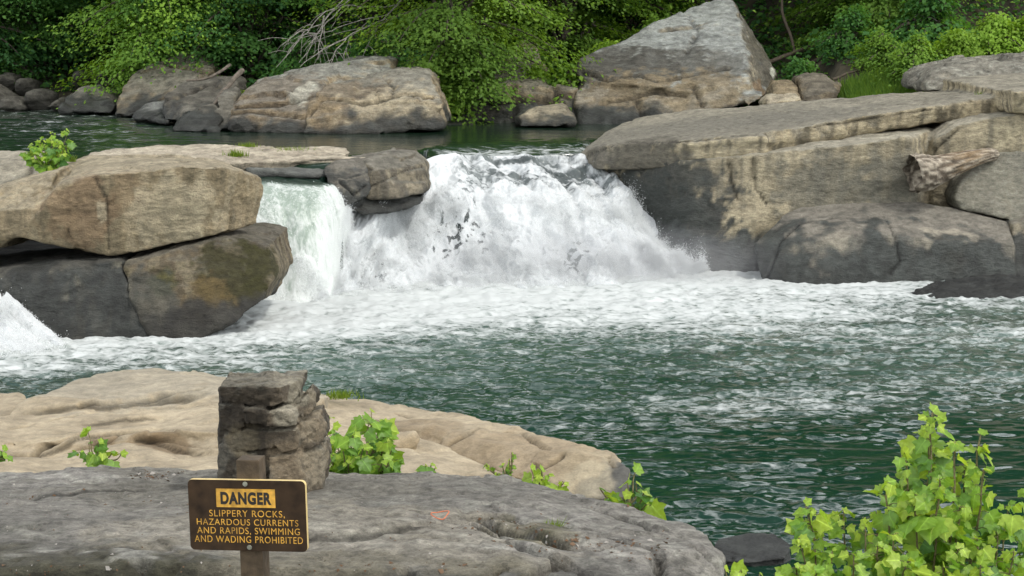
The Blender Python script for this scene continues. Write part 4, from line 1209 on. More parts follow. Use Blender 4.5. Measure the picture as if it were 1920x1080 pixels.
# foliage of the hillside far behind the trunks: one mass
r = np.random.default_rng(5)
n = 42000
x = r.uniform(-60, 60, n); y = 120 + 110 * r.uniform(0, 1, n) ** 1.3
x = x * y / 150
pz = bank_z(x, y) + r.uniform(0, 9, n) + 3 * fbm(np.stack([x * .12, y * .12, 0 * x], 1), 2, 6)
tt = np.clip(r.normal(0.4, 0.25, n), 0, 1)[:, None]
v, f, c = leaf_quads(np.stack([x, y, pz], 1), r.uniform(0.5, 1.2, n), np.array([0, -0.4, 1.0]) + r.normal(0, .4, (n, 3)), r.normal(0, 1, (n, 3)), DG * (1 - tt) + MG * tt)
me = mesh_np('forest', v, f, False); set_col(me, c)
tag(link('forest', me, M_LEAF), 'far wooded slope reading as one green mass', 'forest', kind='stuff')

# low undergrowth on the bank: one mass
r = np.random.default_rng(15)
n = 60000
y = r.uniform(82, 126, n); x = r.uniform(-0.29, 0.30, n) * y
t = y - np.interp(x, SHX, SHY)
keep = (t > 3.5 + 3 * perlin(np.stack([x * .3, y * .3, 0 * x], 1), 4)) & (r.uniform(0, 1, n) < np.where(x < -15, 0.35, 1.0)) & ~((x > 14) & (t < 5))
x, y = x[keep], y[keep]; n = len(x)
pz = bank_z(x, y) + r.uniform(0, 1, n) ** 1.5 * (0.7 + 1.0 * np.clip(fbm(np.stack([x * .4, y * .4, 0 * x], 1), 2, 16) + .4, 0, 1))
tt = np.clip(r.normal(0.3, 0.25, n), 0, 1)[:, None]
v, f, c = leaf_quads(np.stack([x, y, pz], 1), r.uniform(0.2, 0.42, n), np.array([0, -0.3, 1.0]) + r.normal(0, .4, (n, 3)), r.normal(0, 1, (n, 3)), DG * (1 - tt) + MG * tt)
me = mesh_np('undergrowth', v, f, False); set_col(me, c)
tag(link('undergrowth', me, M_LEAF), 'dark undergrowth covering the shaded bank', 'undergrowth', kind='stuff')

# grass strip behind the right slab
r = np.random.default_rng(8)
n = 9000
px = r.uniform(1560, 1750, n); d = r.uniform(80.5, 86, n)
x = (px - 960) / F_PX * d
gz = bank_z(x, d)
hgt = r.uniform(0.25, 0.7, n)
base = np.stack([x, d, gz - 0.1], 1)
lean = r.normal(0, 0.3, (n, 3)) * hgt[:, None]; lean[:, 2] = 0
wv = np.stack([np.cos(px), np.sin(px), 0 * px], 1) * 0.035
v = np.stack([base - wv, base + wv, base + lean + np.array([0, 0, 1.0]) * hgt[:, None]], 1).reshape(-1, 3)
tt = r.uniform(0, 1, n)[:, None]
c = np.repeat(MG * 0.7 * (1 - tt) + LG * 0.75 * tt, 3, 0)
me = mesh_np('grass', v, np.arange(n * 3).reshape(n, 3), False); set_col(me, c)
tag(link('grass', me, M_LEAF), 'green grass strip between the right slab and the wood', 'grass', kind='stuff')


def branch_thing(name, label, cat, lines, mat, r0, r1, group=None, part='branch', n=14, sides=6, wob=0.05, twigs=False):
    """lines: first is the main stem (own mesh), the others are children."""
    base = P(*lines[0][0])
    root = empty(name, base, label, cat, group)
    for k, ln in enumerate(lines):
        p = curve_pts([P(*q) for q in ln], n)
        p = p + wob * np.stack([perlin(p * 1.3 + k, 1), perlin(p * 1.3 + k, 2), perlin(p * 1.3 + k, 3)], 1)
        a = r0 if k == 0 else r0 * 0.6
        v, f = tube(p, np.linspace(a, r1, n) * (1 + 0.2 * perlin(p * 3, 7)), sides)
        mb = MB(); mb.add(v, f)
        if twigs:
            r = np.random.default_rng(k + 50)
            for j in range(5):
                i0 = int(r.integers(4, n - 2))
                d0 = p[i0 + 1] - p[i0]; d0 = d0 / np.linalg.norm(d0)
                e = d0 * 0.8 + np.array([r.normal(0, .5), r.normal(0, .3), r.normal(-.1, .4)])
                ln_ = r.uniform(0.5, 1.3)
                q = np.stack([p[i0], p[i0] + e * ln_ * 0.5 + np.array([0, 0, .05]), p[i0] + e * ln_ + np.array([0, 0, -.1])])
                mb.add(*tube(curve_pts(q, 7), np.linspace(0.014, 0.006, 7), 4))
        mb.build(part if k else 'trunk', mat, root, base)
    return root


branch_thing('dead_tree', 'bare pale dead tree with curved branches fallen over the sloping boulder', 'tree', [
    [(775, -40, 90), (735, 20, 88), (700, 45, 86.5), (650, 72, 85.5), (600, 98, 84.5), (560, 124, 83.5)],
    [(690, -30, 87), (655, 2, 86.5), (610, 26, 86), (580, 56, 85.5), (553, 88, 85), (515, 128, 84.2)],
    [(660, -20, 86.6), (630, 15, 86), (605, 45, 85.6), (588, 80, 85)],
    [(735, 25, 88), (690, 34, 87), (640, 50, 86), (600, 62, 85.4), (565, 70, 85)],
    [(725, 36, 88), (700, 62, 86.8), (684, 90, 86)],
    [(690, 40, 87), (655, 75, 86), (640, 108, 85)],
    [(640, 15, 86.4), (598, 62, 85.4), (562, 118, 84)],
    [(608, 30, 86), (600, 78, 85), (592, 112, 84.2)],
    [(740, 10, 88), (690, 14, 87), (650, 10, 86.4), (620, 20, 86)],
    [(580, 56, 85.5), (556, 62, 85), (528, 86, 84.6)],
    [(650, 72, 85.5), (630, 98, 84.8), (618, 118, 84.2)],
    [(600, 45, 86), (570, 60, 85.5), (545, 100, 84.8)]], M_DEADWOOD, 0.045, 0.010, wob=0.12, twigs=True)
branch_thing('fallen_branch', 'dark fallen branch propped on the split boulder at far left', 'branch',
             [[(455, 132, 84.4), (430, 158, 83.4), (408, 186, 82.2), (395, 203, 80.8), (372, 206, 80.2)], [(432, 122, 86), (415, 132, 85.4), (385, 148, 85), (350, 150, 84.8)]], bark_mat('grey_log', (0.07, 0.06, 0.045), (0.15, 0.125, 0.1)), 0.13, 0.05)
branch_thing('fallen_log', 'thick brown fallen trunk in the dark wood right of the pyramid rock', 'log',
             [[(1440, 118, 93), (1490, 98, 93.5), (1540, 80, 94), (1590, 62, 95)], [(1490, 98, 93.5), (1480, 60, 94), (1466, 20, 94.5), (1468, -20, 95)]], bark_mat('brown_log', (0.045, 0.034, 0.022), (0.08, 0.062, 0.044)), 0.13, 0.06)
branch_thing('fallen_log', 'broken brown limb lower in the wood above the brown root-covered rock', 'log',
             [[(1500, 128, 90), (1535, 112, 90.5), (1560, 92, 91), (1580, 88, 91.5)], [(1560, 150, 86), (1585, 140, 86.5), (1612, 132, 87)]], bpy.data.materials['brown_log'], 0.12, 0.04)
branch_thing('bare_branch', 'pale bare limb hanging in front of the sunlit tree at right', 'branch',
             [[(1745, -5, 91), (1735, 14, 91), (1712, 32, 91), (1678, 40, 91)], [(1720, 28, 91), (1750, 35, 91), (1770, 50, 91)]], M_DEADWOOD, 0.06, 0.02)

# driftwood log wedged between cliff and rounded boulder
ctrl = [P(1866, 290, 66.6), P(1845, 292, 66.3), P(1800, 304, 65.7), P(1760, 317, 65.2), P(1736, 324, 65.0), P(1714, 326, 64.9)]
pth = curve_pts(ctrl, 60)
rad = np.interp(np.linspace(0, 1, 60), [0, .25, .5, .75, .9, 1], [.19, .26, .42, .58, .66, .60])
v, f = tube(pth, rad, 40)
body = v[:-2]
ang = np.tile(np.arange(40) * 2 * math.pi / 40, 60); tt = np.repeat(np.linspace(0, 1, 60), 40)
ctr = np.repeat(pth, 40, 0)
q = np.stack([np.cos(ang) * 2.4, np.sin(ang) * 2.4, tt * 3.2], 1)
gro = ridged(np.stack([np.cos(ang + tt) * 5.5, np.sin(ang + tt) * 5.5, tt * 1.3], 1), 3, 71) - 0.6
lob = fbm(q * 0.9, 3, 72)
k = 1 + 0.26 * lob * (0.3 + tt) + 0.15 * gro
body = ctr + (body - ctr) * k[:, None]
body[:, 0] -= 0.22 * np.clip(tt - 0.9, 0, 1) * 10 * np.clip(perlin(np.stack([np.cos(ang) * 2, np.sin(ang) * 2, 0 * ang], 1), 73) + .2, -0.5, 1)
me = mesh_np('driftwood_log', np.vstack([body, [ctr[-1] + np.array([0.02, 0.1, 0])], [ctr[0]]]) - ctr[30], f)
cc = lerp(np.tile(np.array([0.42, 0.37, 0.29]), (len(tt), 1)), np.tile(np.array([0.10, 0.08, 0.058]), (len(tt), 1)), np.clip(0.42 - 3.2 * gro - 0.4 * lob, 0, 1))
og = np.exp(-((tt - 0.38) / 0.16) ** 2) * sstep(0.1, 0.4, fbm(q * 1.4, 2, 75) + .35)
cc = lerp(cc, np.tile(np.array([0.27, 0.18, 0.09]), (len(tt), 1)), 0.6 * og)
set_col(me, np.vstack([cc, cc[-1:], cc[:1]]), 0 * np.zeros(len(cc) + 2))
o = link('driftwood_log', me, M_ROCK_MID, None, tuple(map(float, ctr[30])))
tag(o, 'weathered driftwood log with flared broken end wedged against the right cliff', 'log')

# ------------------------------------------------------------------ near rocks
NT1, NT2, NTOP = np.array([0.36, 0.292, 0.21]), np.array([0.28, 0.22, 0.15]), np.array([0.395, 0.33, 0.25])
near = dict(mat=M_ROCK_TAN, finef=4, lowf=0.9, facet=0.03, facetf=1.0)


def down(pts, dz=2.5):
    return [p - np.array([0, 0, dz]) for p in pts]


def slab(pts, dz=2.5):
    a = [P(*p) for p in pts]
    return a + down(a, dz)


rock('rock_bench', [slab([(8, 778, 21.9), (54, 742, 22.6), (156, 707, 23.8), (218, 693, 24.6), (292, 691, 24.8), (381, 697, 24.6), (459, 711, 24.2), (572, 727, 23.8), (622, 740, 23.6),
                          (60, 752, 22.2), (200, 748, 22.2), (400, 742, 22.4), (600, 756, 22.6)], 4.8),
                    slab([(-200, 800, 21.5), (0, 782, 21.8), (150, 764, 22.2), (400, 752, 22.4), (640, 768, 22.3), (780, 812, 21), (-200, 830, 20.2), (150, 812, 20.4), (420, 806, 20.4), (640, 820, 20.4)], 4.6),
                    slab([(-200, 836, 20.2), (150, 826, 20.4), (300, 822, 20.5), (560, 818, 20.6), (760, 838, 20.4), (960, 905, 19.2), (-200, 930, 17.8), (500, 930, 17.8), (940, 950, 18)], 4.6)],
     'broad bare tan rock bench behind the stone pillar', 'rock', voxel=0.028, iters=3, seed=81, low=0.14, strata=0.035, stratf=6, fine=0.016, c1=NT1, c2=NT2, top=NTOP, topamt=0.75, streak=0.15,
     ledges=[([(0, 792), (54, 771), (150, 757), (210, 748), (300, 737), (405, 735)], 0.09, 0.9), ([(-20, 846), (60, 838), (110, 822), (160, 808), (235, 800), (310, 798)], 0.08, 0.7), ([(245, 818), (300, 828), (350, 835), (420, 838)], 0.09, 0.6), ([(120, 790), (200, 782), (330, 776)], 0.06, 0.6)],
     cracks=[[(150, 757), (210, 747), (300, 735), (385, 733)], [(20, 800), (100, 783), (200, 766), (320, 760), (400, 757)], [(60, 838), (110, 818), (160, 806)], [(255, 818), (300, 826), (350, 832), (410, 836)],
             [(0, 842), (100, 838), (180, 828)], [(170, 815), (190, 820), (235, 806), (300, 800)]], crack_w=0.05, crack_d=0.09,
     blobs=[(310, 832, 0.16, BROWN * 0.8, 0.8, 0, 2.0), (200, 812, 0.14, BROWN, 0.7, 0, 1.5), (270, 818, 0.1, BROWN, 0.6, 0, 2), (110, 715, 0.9, GREY * 1.2, 0.5, 0, 2.5), (330, 710, 1.0, GREY * 1.2, 0.5, 0, 2.5)], **near)
rock('rock_bench', [slab([(-200, 738, 25.2), (0, 730, 25.5), (46, 736, 25.2), (56, 752, 24.6), (4, 790, 23.0), (-200, 800, 23.0)], 4.6)],
     'tan rock beyond the bench at the far left edge', 'rock', voxel=0.04, iters=4, seed=82, low=0.10, strata=0.03, c1=NT1, c2=NT2, top=NTOP * 0.9, streak=0.1, **near)
rock('rock_bench', [[*[P(*p) for p in [(590, 732, 24.8), (680, 745, 24.4), (841, 771, 23.5), (957, 801, 22.5), (1055, 827, 21.8), (1149, 854, 21.0), (1180, 878, 20.6), (1178, 912, 20.4),
                                        (600, 770, 23.2), (729, 797, 22.6), (867, 822, 21.9), (987, 838, 21.3), (1100, 852, 20.9), (747, 815, 22.4), (849, 848, 21.7), (965, 893, 20.9), (1092, 932, 20.3), (1162, 938, 20.3)]],
                     *down([P(*p) for p in [(600, 732, 24.8), (1055, 827, 21.8), (1180, 890, 20.8), (965, 893, 21.1), (1092, 932, 20.6), (620, 800, 22.6)]], 4.6)]],
     'long tan rock tongue running down to the green water, dark tip', 'rock', voxel=0.028, iters=3, seed=83, low=0.12, strata=0.03, stratf=5, fine=0.018, c1=NT1, c2=NT2 * 0.8, top=NTOP * 0.95, streak=0.3,
     cracks=[[(745, 770), (800, 782), (850, 790)], [(845, 838), (870, 818), (900, 805), (980, 812), (1030, 838)], [(1000, 870), (1015, 880), (1050, 858), (1058, 846)], [(1140, 858), (1150, 875), (1165, 870)]], crack_w=0.05, crack_d=0.06,
     blobs=[(1170, 900, 0.32, np.array([0.07, 0.07, 0.07]), 0.95, 0.3), (1120, 930, 0.25, np.array([0.09, 0.09, 0.088]), 0.9, 0.2), (1100, 880, 0.35, BUFF, 0.5), (950, 850, 0.6, BROWN * 1.2, 0.4, 0, 2.2), (790, 800, 0.3, BROWN, 0.4, 0, 2)], **near)
rock('rock_bench', [slab([(540, 758, 22.8), (640, 772, 22.6), (740, 806, 22.2), (850, 846, 21.2), (968, 893, 20.2), (960, 950, 18.8), (560, 930, 18.8), (520, 860, 20.5)], 4.2)],
     'smooth tan slab behind the leafy sapling, right of the stone pillar', 'rock', voxel=0.035, iters=4, seed=84, low=0.08, strata=0.02, fine=0.012, c1=NT1 * 1.05, c2=NT2, top=NTOP, streak=0.1,
     cracks=[[(720, 860), (760, 870), (800, 880)]], crack_w=0.06, crack_d=0.06, **near)

gtop = [(-400, 915, 14.5), (-200, 896, 14.3), (0, 883, 14.0), (150, 879, 14.1), (265, 883, 14.1), (300, 889, 14.0), (345, 880, 14.0), (600, 880, 14.0), (930, 886, 13.8), (1000, 901, 13.5), (1100, 927, 13.1),
        (1200, 956, 12.6), (1280, 977, 12.2), (1328, 1002, 11.8), (1350, 1042, 11.4), (1350, 1120, 10.9)]
gfr = [(-500, 1500, 6.6), (500, 1420, 7.0), (1000, 1380, 7.4), (1330, 1300, 9.2), (600, 1000, 11.1), (0, 1010, 11.0), (1000, 1020, 10.9)]
a = [P(*p) for p in gtop + gfr]
rock('rock_slab', [a + down(a, 3.2)], 'wide grey foreground rock carrying the sign and pillar', 'rock', voxel=0.02, iters=2, seed=90, band=0.40, facet=0.02, facetf=2.2, low=0.075, lowf=1.1, strata=0.0, fine=0.022, finef=5, mat=M_ROCK_NEAR,
     c1=np.array([0.24, 0.225, 0.215]), c2=np.array([0.14, 0.132, 0.128]), top=np.array([0.30, 0.28, 0.27]), topamt=0.6, streak=0.0, lichen=0.2,
     ledges=[([(870, 960), (942, 983), (1000, 996), (1055, 1012), (1155, 1020)], 0.07, 0.35), ([(930, 1006), (1036, 1035), (1095, 1065)], 0.06, 0.3), ([(-100, 1062), (90, 1064), (180, 1060), (338, 1056), (600, 1066), (760, 1056)], 0.10, 0.5), ([(0, 930), (120, 925), (260, 915), (340, 905)], 0.04, 0.5), ([(420, 1010), (650, 1000), (780, 985), (880, 976)], 0.05, 0.5), ([(1105, 948), (1200, 975), (1300, 1030)], 0.04, 0.3)],
     cracks=[[(890, 962), (942, 989), (999, 1000), (1055, 1019), (1111, 1032), (1152, 1026)], [(920, 962), (987, 977), (1040, 979), (1111, 992), (1160, 1015), (1235, 1045), (1239, 1075)],
             [(939, 1007), (1036, 1037), (1092, 1067), (1120, 1090)], [(1302, 1037), (1347, 1071)], [(759, 1054), (785, 1078)], [(100, 1066), (179, 1064), (185, 1082)], [(260, 1053), (300, 1060), (338, 1055)],
             [(774, 985), (830, 978), (878, 977), (940, 1000)], [(985, 1082), (1020, 1060), (1050, 1040)], [(910, 1082), (940, 1055)], [(1105, 950), (1160, 962), (1220, 985), (1250, 995)]],
     crack_w=0.055, crack_d=0.13,
     blobs=[(1000, 985, 0.16, MOSS * 0.8, 0.8, 0, 2), (945, 968, 0.08, MOSS, 0.8), (1010, 1005, 0.12, MOSS * 1.2, 0.7, 0, 2), (700, 1075, 0.6, GREY2 * 0.5, 0.6, 0, 5), (150, 1082, 0.5, MOSS * 0.5, 0.7, 0, 5),
            (150, 960, 1.0, GREY2 * 0.8, 0.5, 0, 2.5), (500, 905, 0.7, GREY * 1.2, 0.4, 0, 2), (800, 910, 1.0, GREY2, 0.45, 0, 2.5), (640, 1000, 0.7, PALE * 0.75, 0.4, 0, 2), (1200, 1000, 0.5, GREY2 * 1.1, 0.4)])
rock('boulder', [H([(1325, 1050, 30.8), (1342, 1010, 31.4), (1400, 995, 31.6), (1450, 998, 31.6), (1486, 1022, 31.2), (1475, 1046, 30.8), (1400, 1055, 30.6)], extra=[(1325, 1100, 31), (1480, 1100, 31), (1400, 1010, 33), (1460, 1080, 32.5)])],
     'low black rock awash in the green water right of the grey slab', 'rock', voxel=0.03, iters=4, seed=91, low=0.08, c1=np.array([0.045, 0.045, 0.05]), c2=WET, top=np.array([0.06, 0.06, 0.065]), streak=0, wet_z=0, wet_h=1.0, mat=M_ROCK_MID)

# dead leaves, bark crumbs and grit caught in the hollows of the grey slab
gs = next(o_ for o_ in COL.objects if o_.name.startswith('rock_slab'))
gv = get_v(gs.data) + np.array(gs.location)
gtree = BVHTree.FromPolygons([tuple(map(float, q_)) for q_ in gv], [tuple(p_.vertices) for p_ in gs.data.polygons])
r = np.random.default_rng(33)
spots = [(290, 893, 26, 5, 70), (940, 988, 60, 10, 60), (1050, 1022, 60, 8, 50), (1180, 1030, 40, 15, 50), (760, 1062, 120, 8, 35), (150, 1066, 140, 6, 30), (600, 960, 420, 60, 110), (200, 960, 260, 50, 70)]
pos, nrm = [], []
for cx_, cy_, sx_, sy_, n_ in spots:
    for _ in range(n_):
        hit = gtree.ray_cast(Vector((0, 0, CAM_Z)), ray(r.normal(cx_, sx_), r.normal(cy_, sy_)))
        if hit[0] is not None:
            pos.append(tuple(hit[0] + hit[1] * 0.004)); nrm.append(tuple(hit[1]))
pos, nrm = np.array(pos), np.array(nrm); n = len(pos)
t_ = r.uniform(0, 1, n)[:, None]
cc_ = np.where(r.uniform(0, 1, n)[:, None] < 0.25, np.array([0.34, 0.32, 0.29]), np.array([0.10, 0.06, 0.035]) * (1 - t_) + np.array([0.16, 0.105, 0.068]) * t_)
v, f, c = leaf_quads(pos, np.clip(r.exponential(0.010, n) + 0.007, 0, 0.045), nrm + r.normal(0, 0.25, (n, 3)), r.normal(0, 1, (n, 3)), cc_)
me = mesh_np('leaf_litter', v, f, False); set_col(me, c)
tag(link('leaf_litter', me, leaf_mat('dry_litter', 0.05, 0.9, 0.1)), 'dry leaf crumbs and grit lying in the hollows of the grey slab', 'leaf litter', kind='stuff')

# ------------------------------------------------------------------ stone pillar
def zp(x, y, d):
    return P(320 + x / 2.7, 680 + y / 2.7, d)


def stone(front, back):
    m_ = np.mean(np.array(front), 0)
    q = [zp(m_[0] + (p[0] - m_[0]) * 0.94, m_[1] + (p[1] - m_[1]) * 0.90, p[2] - 0.045) for p in front]
    return q + [p + np.array([0, back, 0]) for p in q]


core = [zp(250, 140, 12.92), (zp(600, 140, 12.92)), zp(700, 200, 13.2), zp(770, 420, 13.1), zp(770, 660, 12.95), zp(690, 700, 12.75), zp(245, 650, 12.9), zp(262, 360, 12.92)]
core = core + [zp(250, 130, 13.4), zp(640, 110, 13.5), zp(760, 640, 13.5), zp(250, 640, 13.5)]
stones = [core,
          stone([(235, 114, 12.86), (330, 117, 12.8), (480, 112, 12.78), (562, 122, 12.78), (575, 205, 12.8), (520, 232, 12.8), (430, 205, 12.82), (300, 205, 12.86), (240, 196, 12.9)], 0.5),
          stone([(562, 120, 12.8), (628, 95, 13.0), (672, 76, 13.15), (662, 135, 13.15), (640, 205, 13.0), (575, 215, 12.84), (480, 100, 13.2)], 0.35),
          stone([(365, 232, 12.78), (480, 234, 12.75), (490, 330, 12.76), (380, 310, 12.8)], 0.35),
          stone([(490, 250, 12.76), (560, 232, 12.75), (630, 245, 12.8), (640, 322, 12.8), (560, 332, 12.76), (485, 332, 12.77)], 0.35),
          stone([(236, 205, 12.9), (372, 215, 12.83), (376, 330, 12.84), (300, 368, 12.86), (252, 332, 12.9)], 0.4),
          stone([(262, 366, 12.88), (380, 335, 12.85), (520, 345, 12.83), (530, 440, 12.82), (400, 450, 12.84), (250, 452, 12.86)], 0.4),
          stone([(515, 345, 12.82), (640, 332, 12.82), (656, 400, 12.84), (640, 440, 12.84), (560, 470, 12.8), (520, 420, 12.8)], 0.35),
          stone([(246, 405, 12.9), (300, 455, 12.84), (440, 460, 12.84), (490, 560, 12.82), (480, 700, 12.8), (232, 690, 12.84), (228, 490, 12.88)], 0.45),
          stone([(490, 470, 12.82), (640, 450, 12.84), (668, 520, 12.82), (700, 600, 12.8), (690, 700, 12.74), (500, 720, 12.76)], 0.4),
          stone([(628, 225, 12.9), (660, 195, 12.92), (695, 150, 13.0), (727, 200, 13.05), (718, 262, 13.02), (662, 285, 12.92)], 0.4),
          stone([(650, 300, 12.92), (745, 268, 13.02), (781, 340, 13.06), (780, 410, 13.04), (700, 455, 12.94), (655, 450, 12.9)], 0.45),
          stone([(665, 465, 12.92), (775, 418, 13.1), (792, 480, 13.12), (785, 560, 13.05), (765, 660, 12.95), (705, 640, 12.86)], 0.4)]
rock('stone_pillar', stones, 'broken mortared stone pillar stump standing on the grey slab', 'pillar', mat=rock_mat('pillar_stone', 14, 0.8, 0.02), voxel=0.0095, iters=1, seed=95, facet=0.012, facetf=9.0, low=0.02, lowf=5, strata=0.0, tints=[(np.mean(np.array(q_), 0), t_) for q_, t_ in zip(stones[1:], (0.95, 1.5, 0.6, 1.5, 0.55, 0.7, 1.15, 0.75, 1.25, 1.2, 1.0, 1.35))],
     fine=0.010, finef=16, c1=np.array([0.058, 0.046, 0.034]), c2=np.array([0.026, 0.022, 0.017]), top=np.array([0.15, 0.135, 0.11]), topamt=0.8, streak=0.0, lichen=0.07,
     blobs=[(540, 782, 0.09, np.array([0.27, 0.245, 0.2]), 0.6), (540, 870, 0.16, np.array([0.17, 0.13, 0.09]), 0.6), (590, 800, 0.15, np.array([0.2, 0.16, 0.115]), 0.6), (597, 870, 0.15, np.array([0.19, 0.16, 0.12]), 0.6),
            (560, 735, 0.1, np.array([0.22, 0.2, 0.16]), 0.6), (450, 830, 0.12, np.array([0.11, 0.09, 0.06]), 0.6), (590, 745, 0.1, np.array([0.18, 0.15, 0.11]), 0.7)])

# ------------------------------------------------------------------ warning sign
def paint(name, col, rough=0.6, nscale=20, amt=0.25):
    m, nt, N, L, B = new_mat(name)
    tc = N.new('ShaderNodeTexCoord'); n1 = N.new('ShaderNodeTexNoise'); n1.inputs['Scale'].default_value = nscale; n1.inputs['Detail'].default_value = 6
    L.new(tc.outputs['Object'], n1.inputs['Vector'])
    r = N.new('ShaderNodeMapRange'); r.inputs[1].default_value = .3; r.inputs[2].default_value = .7; r.inputs[3].default_value = 1 - amt; r.inputs[4].default_value = 1 + amt
    L.new(n1.outputs['Fac'], r.inputs[0])
    vm = N.new('ShaderNodeVectorMath'); vm.operation = 'SCALE'; vm.inputs[0].default_value = col
    L.new(r.outputs[0], vm.inputs['Scale']); L.new(vm.outputs[0], B.inputs['Base Color'])
    B.inputs['Roughness'].default_value = rough
    bp = N.new('ShaderNodeBump'); bp.inputs['Strength'].default_value = 0.15; bp.inputs['Distance'].default_value = 0.003
    L.new(n1.outputs['Fac'], bp.inputs['Height']); L.new(bp.outputs[0], B.inputs['Normal'])
    return m


M_BROWN = paint('sign_brown_paint', (0.030, 0.018, 0.009), 0.75, 14, 0.5)
M_BROWN.node_tree.nodes['Principled BSDF'].inputs['Specular IOR Level'].default_value = 0.2
M_YEL = paint('sign_yellow_paint', (0.50, 0.275, 0.035), 0.6, 30, 0.4)
M_EDGE = paint('sign_sunlit_edge', (0.55, 0.42, 0.18), 0.6)  # cream stands for sunlight caught on the brown edge
M_BLK = paint('sign_black_paint', (0.012, 0.01, 0.008), 0.5)
M_POST = bark_mat('post_brown_paint', (0.045, 0.032, 0.017), (0.085, 0.060, 0.034), 14)
M_BOLT = paint('galvanised_bolt', (0.26, 0.27, 0.22), 0.45)
M_BOLT.node_tree.nodes['Principled BSDF'].inputs['Metallic'].default_value = 0.6


def bm_obj(name, bm, mat, parent):
    me = bpy.data.meshes.new(name); bm.to_mesh(me); bm.free()
    for q in (mat if isinstance(mat, (list, tuple)) else [mat]):
        me.materials.append(q)
    return link(name, me, None, parent)


SD = 9.35
sc_ = 1.0 / 2.7 / F_PX * SD * 1.045           # metres per zoomed-photo pixel at the sign, turned a little
ctr = zp(390, 762, SD)
sign = empty('warning_sign', (ctr[0] + 0.017, ctr[1], ctr[2] - 0.628), 'brown danger sign with yellow lettering on a wooden post in the foreground', 'sign')
sign.rotation_euler = (0, math.radians(-1.3), math.radians(-9))
CZ = 0.62


def bevel_box(x0, x1, y0, y1, z0, z1, bev, seg=2):
    bm = bmesh.new()
    bmesh.ops.create_cube(bm, size=1)
    for q in bm.verts:
        q.co = ((x0 + x1) / 2 + q.co.x * (x1 - x0), (y0 + y1) / 2 + q.co.y * (y1 - y0), (z0 + z1) / 2 + q.co.z * (z1 - z0))
    if bev:
        bmesh.ops.bevel(bm, geom=bm.edges[:], offset=bev, segments=seg, affect='EDGES', profile=0.5)
    return bm


# rounded board: outline swept back, cream rim paints in the sunlit edge highlight
BW, BH = 604 * sc_, 367 * sc_ * 0.985
bm = bmesh.new()
def outline(w, h, r, n=7):
    out = []
    for cx, cz, a0 in ((w / 2 - r, h / 2 - r, 0), (-w / 2 + r, h / 2 - r, 90), (-w / 2 + r, -h / 2 + r, 180), (w / 2 - r, -h / 2 + r, 270)):
        for k in range(n):
            a = math.radians(a0 + 90 * k / (n - 1))
            out.append((cx + r * math.cos(a), cz + r * math.sin(a)))
    return out
rings = [(outline(BW - .004, BH - .004, .022), -.019), (outline(BW - .001, BH - .001, .0235), -.0178), (outline(BW, BH, .024), -.015), (outline(BW, BH, .024), .008), (outline(BW - .004, BH - .004, .022), .010)]
vr = [[bm.verts.new((x, y, z)) for x, z in o] for o, y in rings]
f0 = bm.faces.new(vr[0])
for a_, b_, mi in ((0, 1, 0), (1, 2, 1), (2, 3, 1), (3, 4, 0)):
    n = len(vr[0])
    for k in range(n):
        fc = bm.faces.new((vr[a_][k], vr[b_][k], vr[b_][(k + 1) % n], vr[a_][(k + 1) % n])); fc.material_index = mi
bm.faces.new(list(reversed(vr[4])))
bmesh.ops.recalc_face_normals(bm, faces=bm.faces)
for q in bm.verts:
    q.co.z += CZ
board = bm_obj('board', bm, [M_BROWN, M_EDGE], sign)
post = bm_obj('post', bevel_box(-.058 + .002, .058 + .002, .0103, .127, -0.62, CZ + (762 - 487) * sc_, .006), M_POST, sign)


def lettering(txt, x0, x1, y0, y1, mat, name, weight=0.0, yy=-.0192, thick=.0012, parent=None):
    cu = bpy.data.curves.new('lettering', 'FONT'); cu.body = txt; cu.offset = weight; cu.extrude = 0.02
    cu.space_character = 1.12
    o = bpy.data.objects.new('tmp', cu); COL.objects.link(o)
    dg = bpy.context.evaluated_depsgraph_get()
    me = bpy.data.meshes.new_from_object(o.evaluated_get(dg))
    bpy.data.objects.remove(o)
    v = get_v(me)
    caps = v[:, 1].copy()
    lo, hi = (0.0 if ',' in txt else caps.min()), caps.max()
    mn, mxx = v[:, 0].min(), v[:, 0].max()
    w = np.empty_like(v)
    w[:, 0] = ((x0 - 390) + (v[:, 0] - mn) / (mxx - mn) * (x1 - x0)) * sc_
    w[:, 2] = CZ + ((762 - y1) + (v[:, 1] - lo) / (hi - lo) * (y1 - y0)) * sc_
    w[:, 1] = yy - (v[:, 2] > 0) * thick
    fs = [tuple(p.vertices) for p in me.polygons]
    bpy.data.meshes.remove(me)
    return w, fs


panel = bm_obj('danger_panel', bevel_box((234 - 390) * sc_, (537 - 390) * sc_, -.0205, -.0188, CZ + (762 - 720) * sc_, CZ + (762 - 626) * sc_, 0), M_YEL, board)
w, fs = lettering('DANGER', 256, 518, 641, 706, M_BLK, 'danger', weight=0.05, yy=-.0204)
me = mesh_np('danger_lettering', w, fs, False); me.materials.append(M_BLK); link('danger_lettering', me, None, board)
V, FS, off = [], [], 0
for txt, x0, x1, y0, y1 in [('SLIPPERY ROCKS,', 195, 582, 735, 768), ('HAZARDOUS CURRENTS', 128, 650, 780, 812), ('AND RAPIDS, SWIMMING', 128, 656, 823, 856), ('AND WADING PROHIBITED', 113, 670, 867, 901)]:
    w, fs = lettering(txt, x0, x1, y0, y1, M_YEL, 'lines', weight=-0.006)
    V.append(w); FS += [tuple(i + off for i in f) for f in fs]; off += len(w)
me = mesh_np('warning_lettering', np.vstack(V), FS, False); me.materials.append(M_YEL); link('warning_lettering', me, None, board)
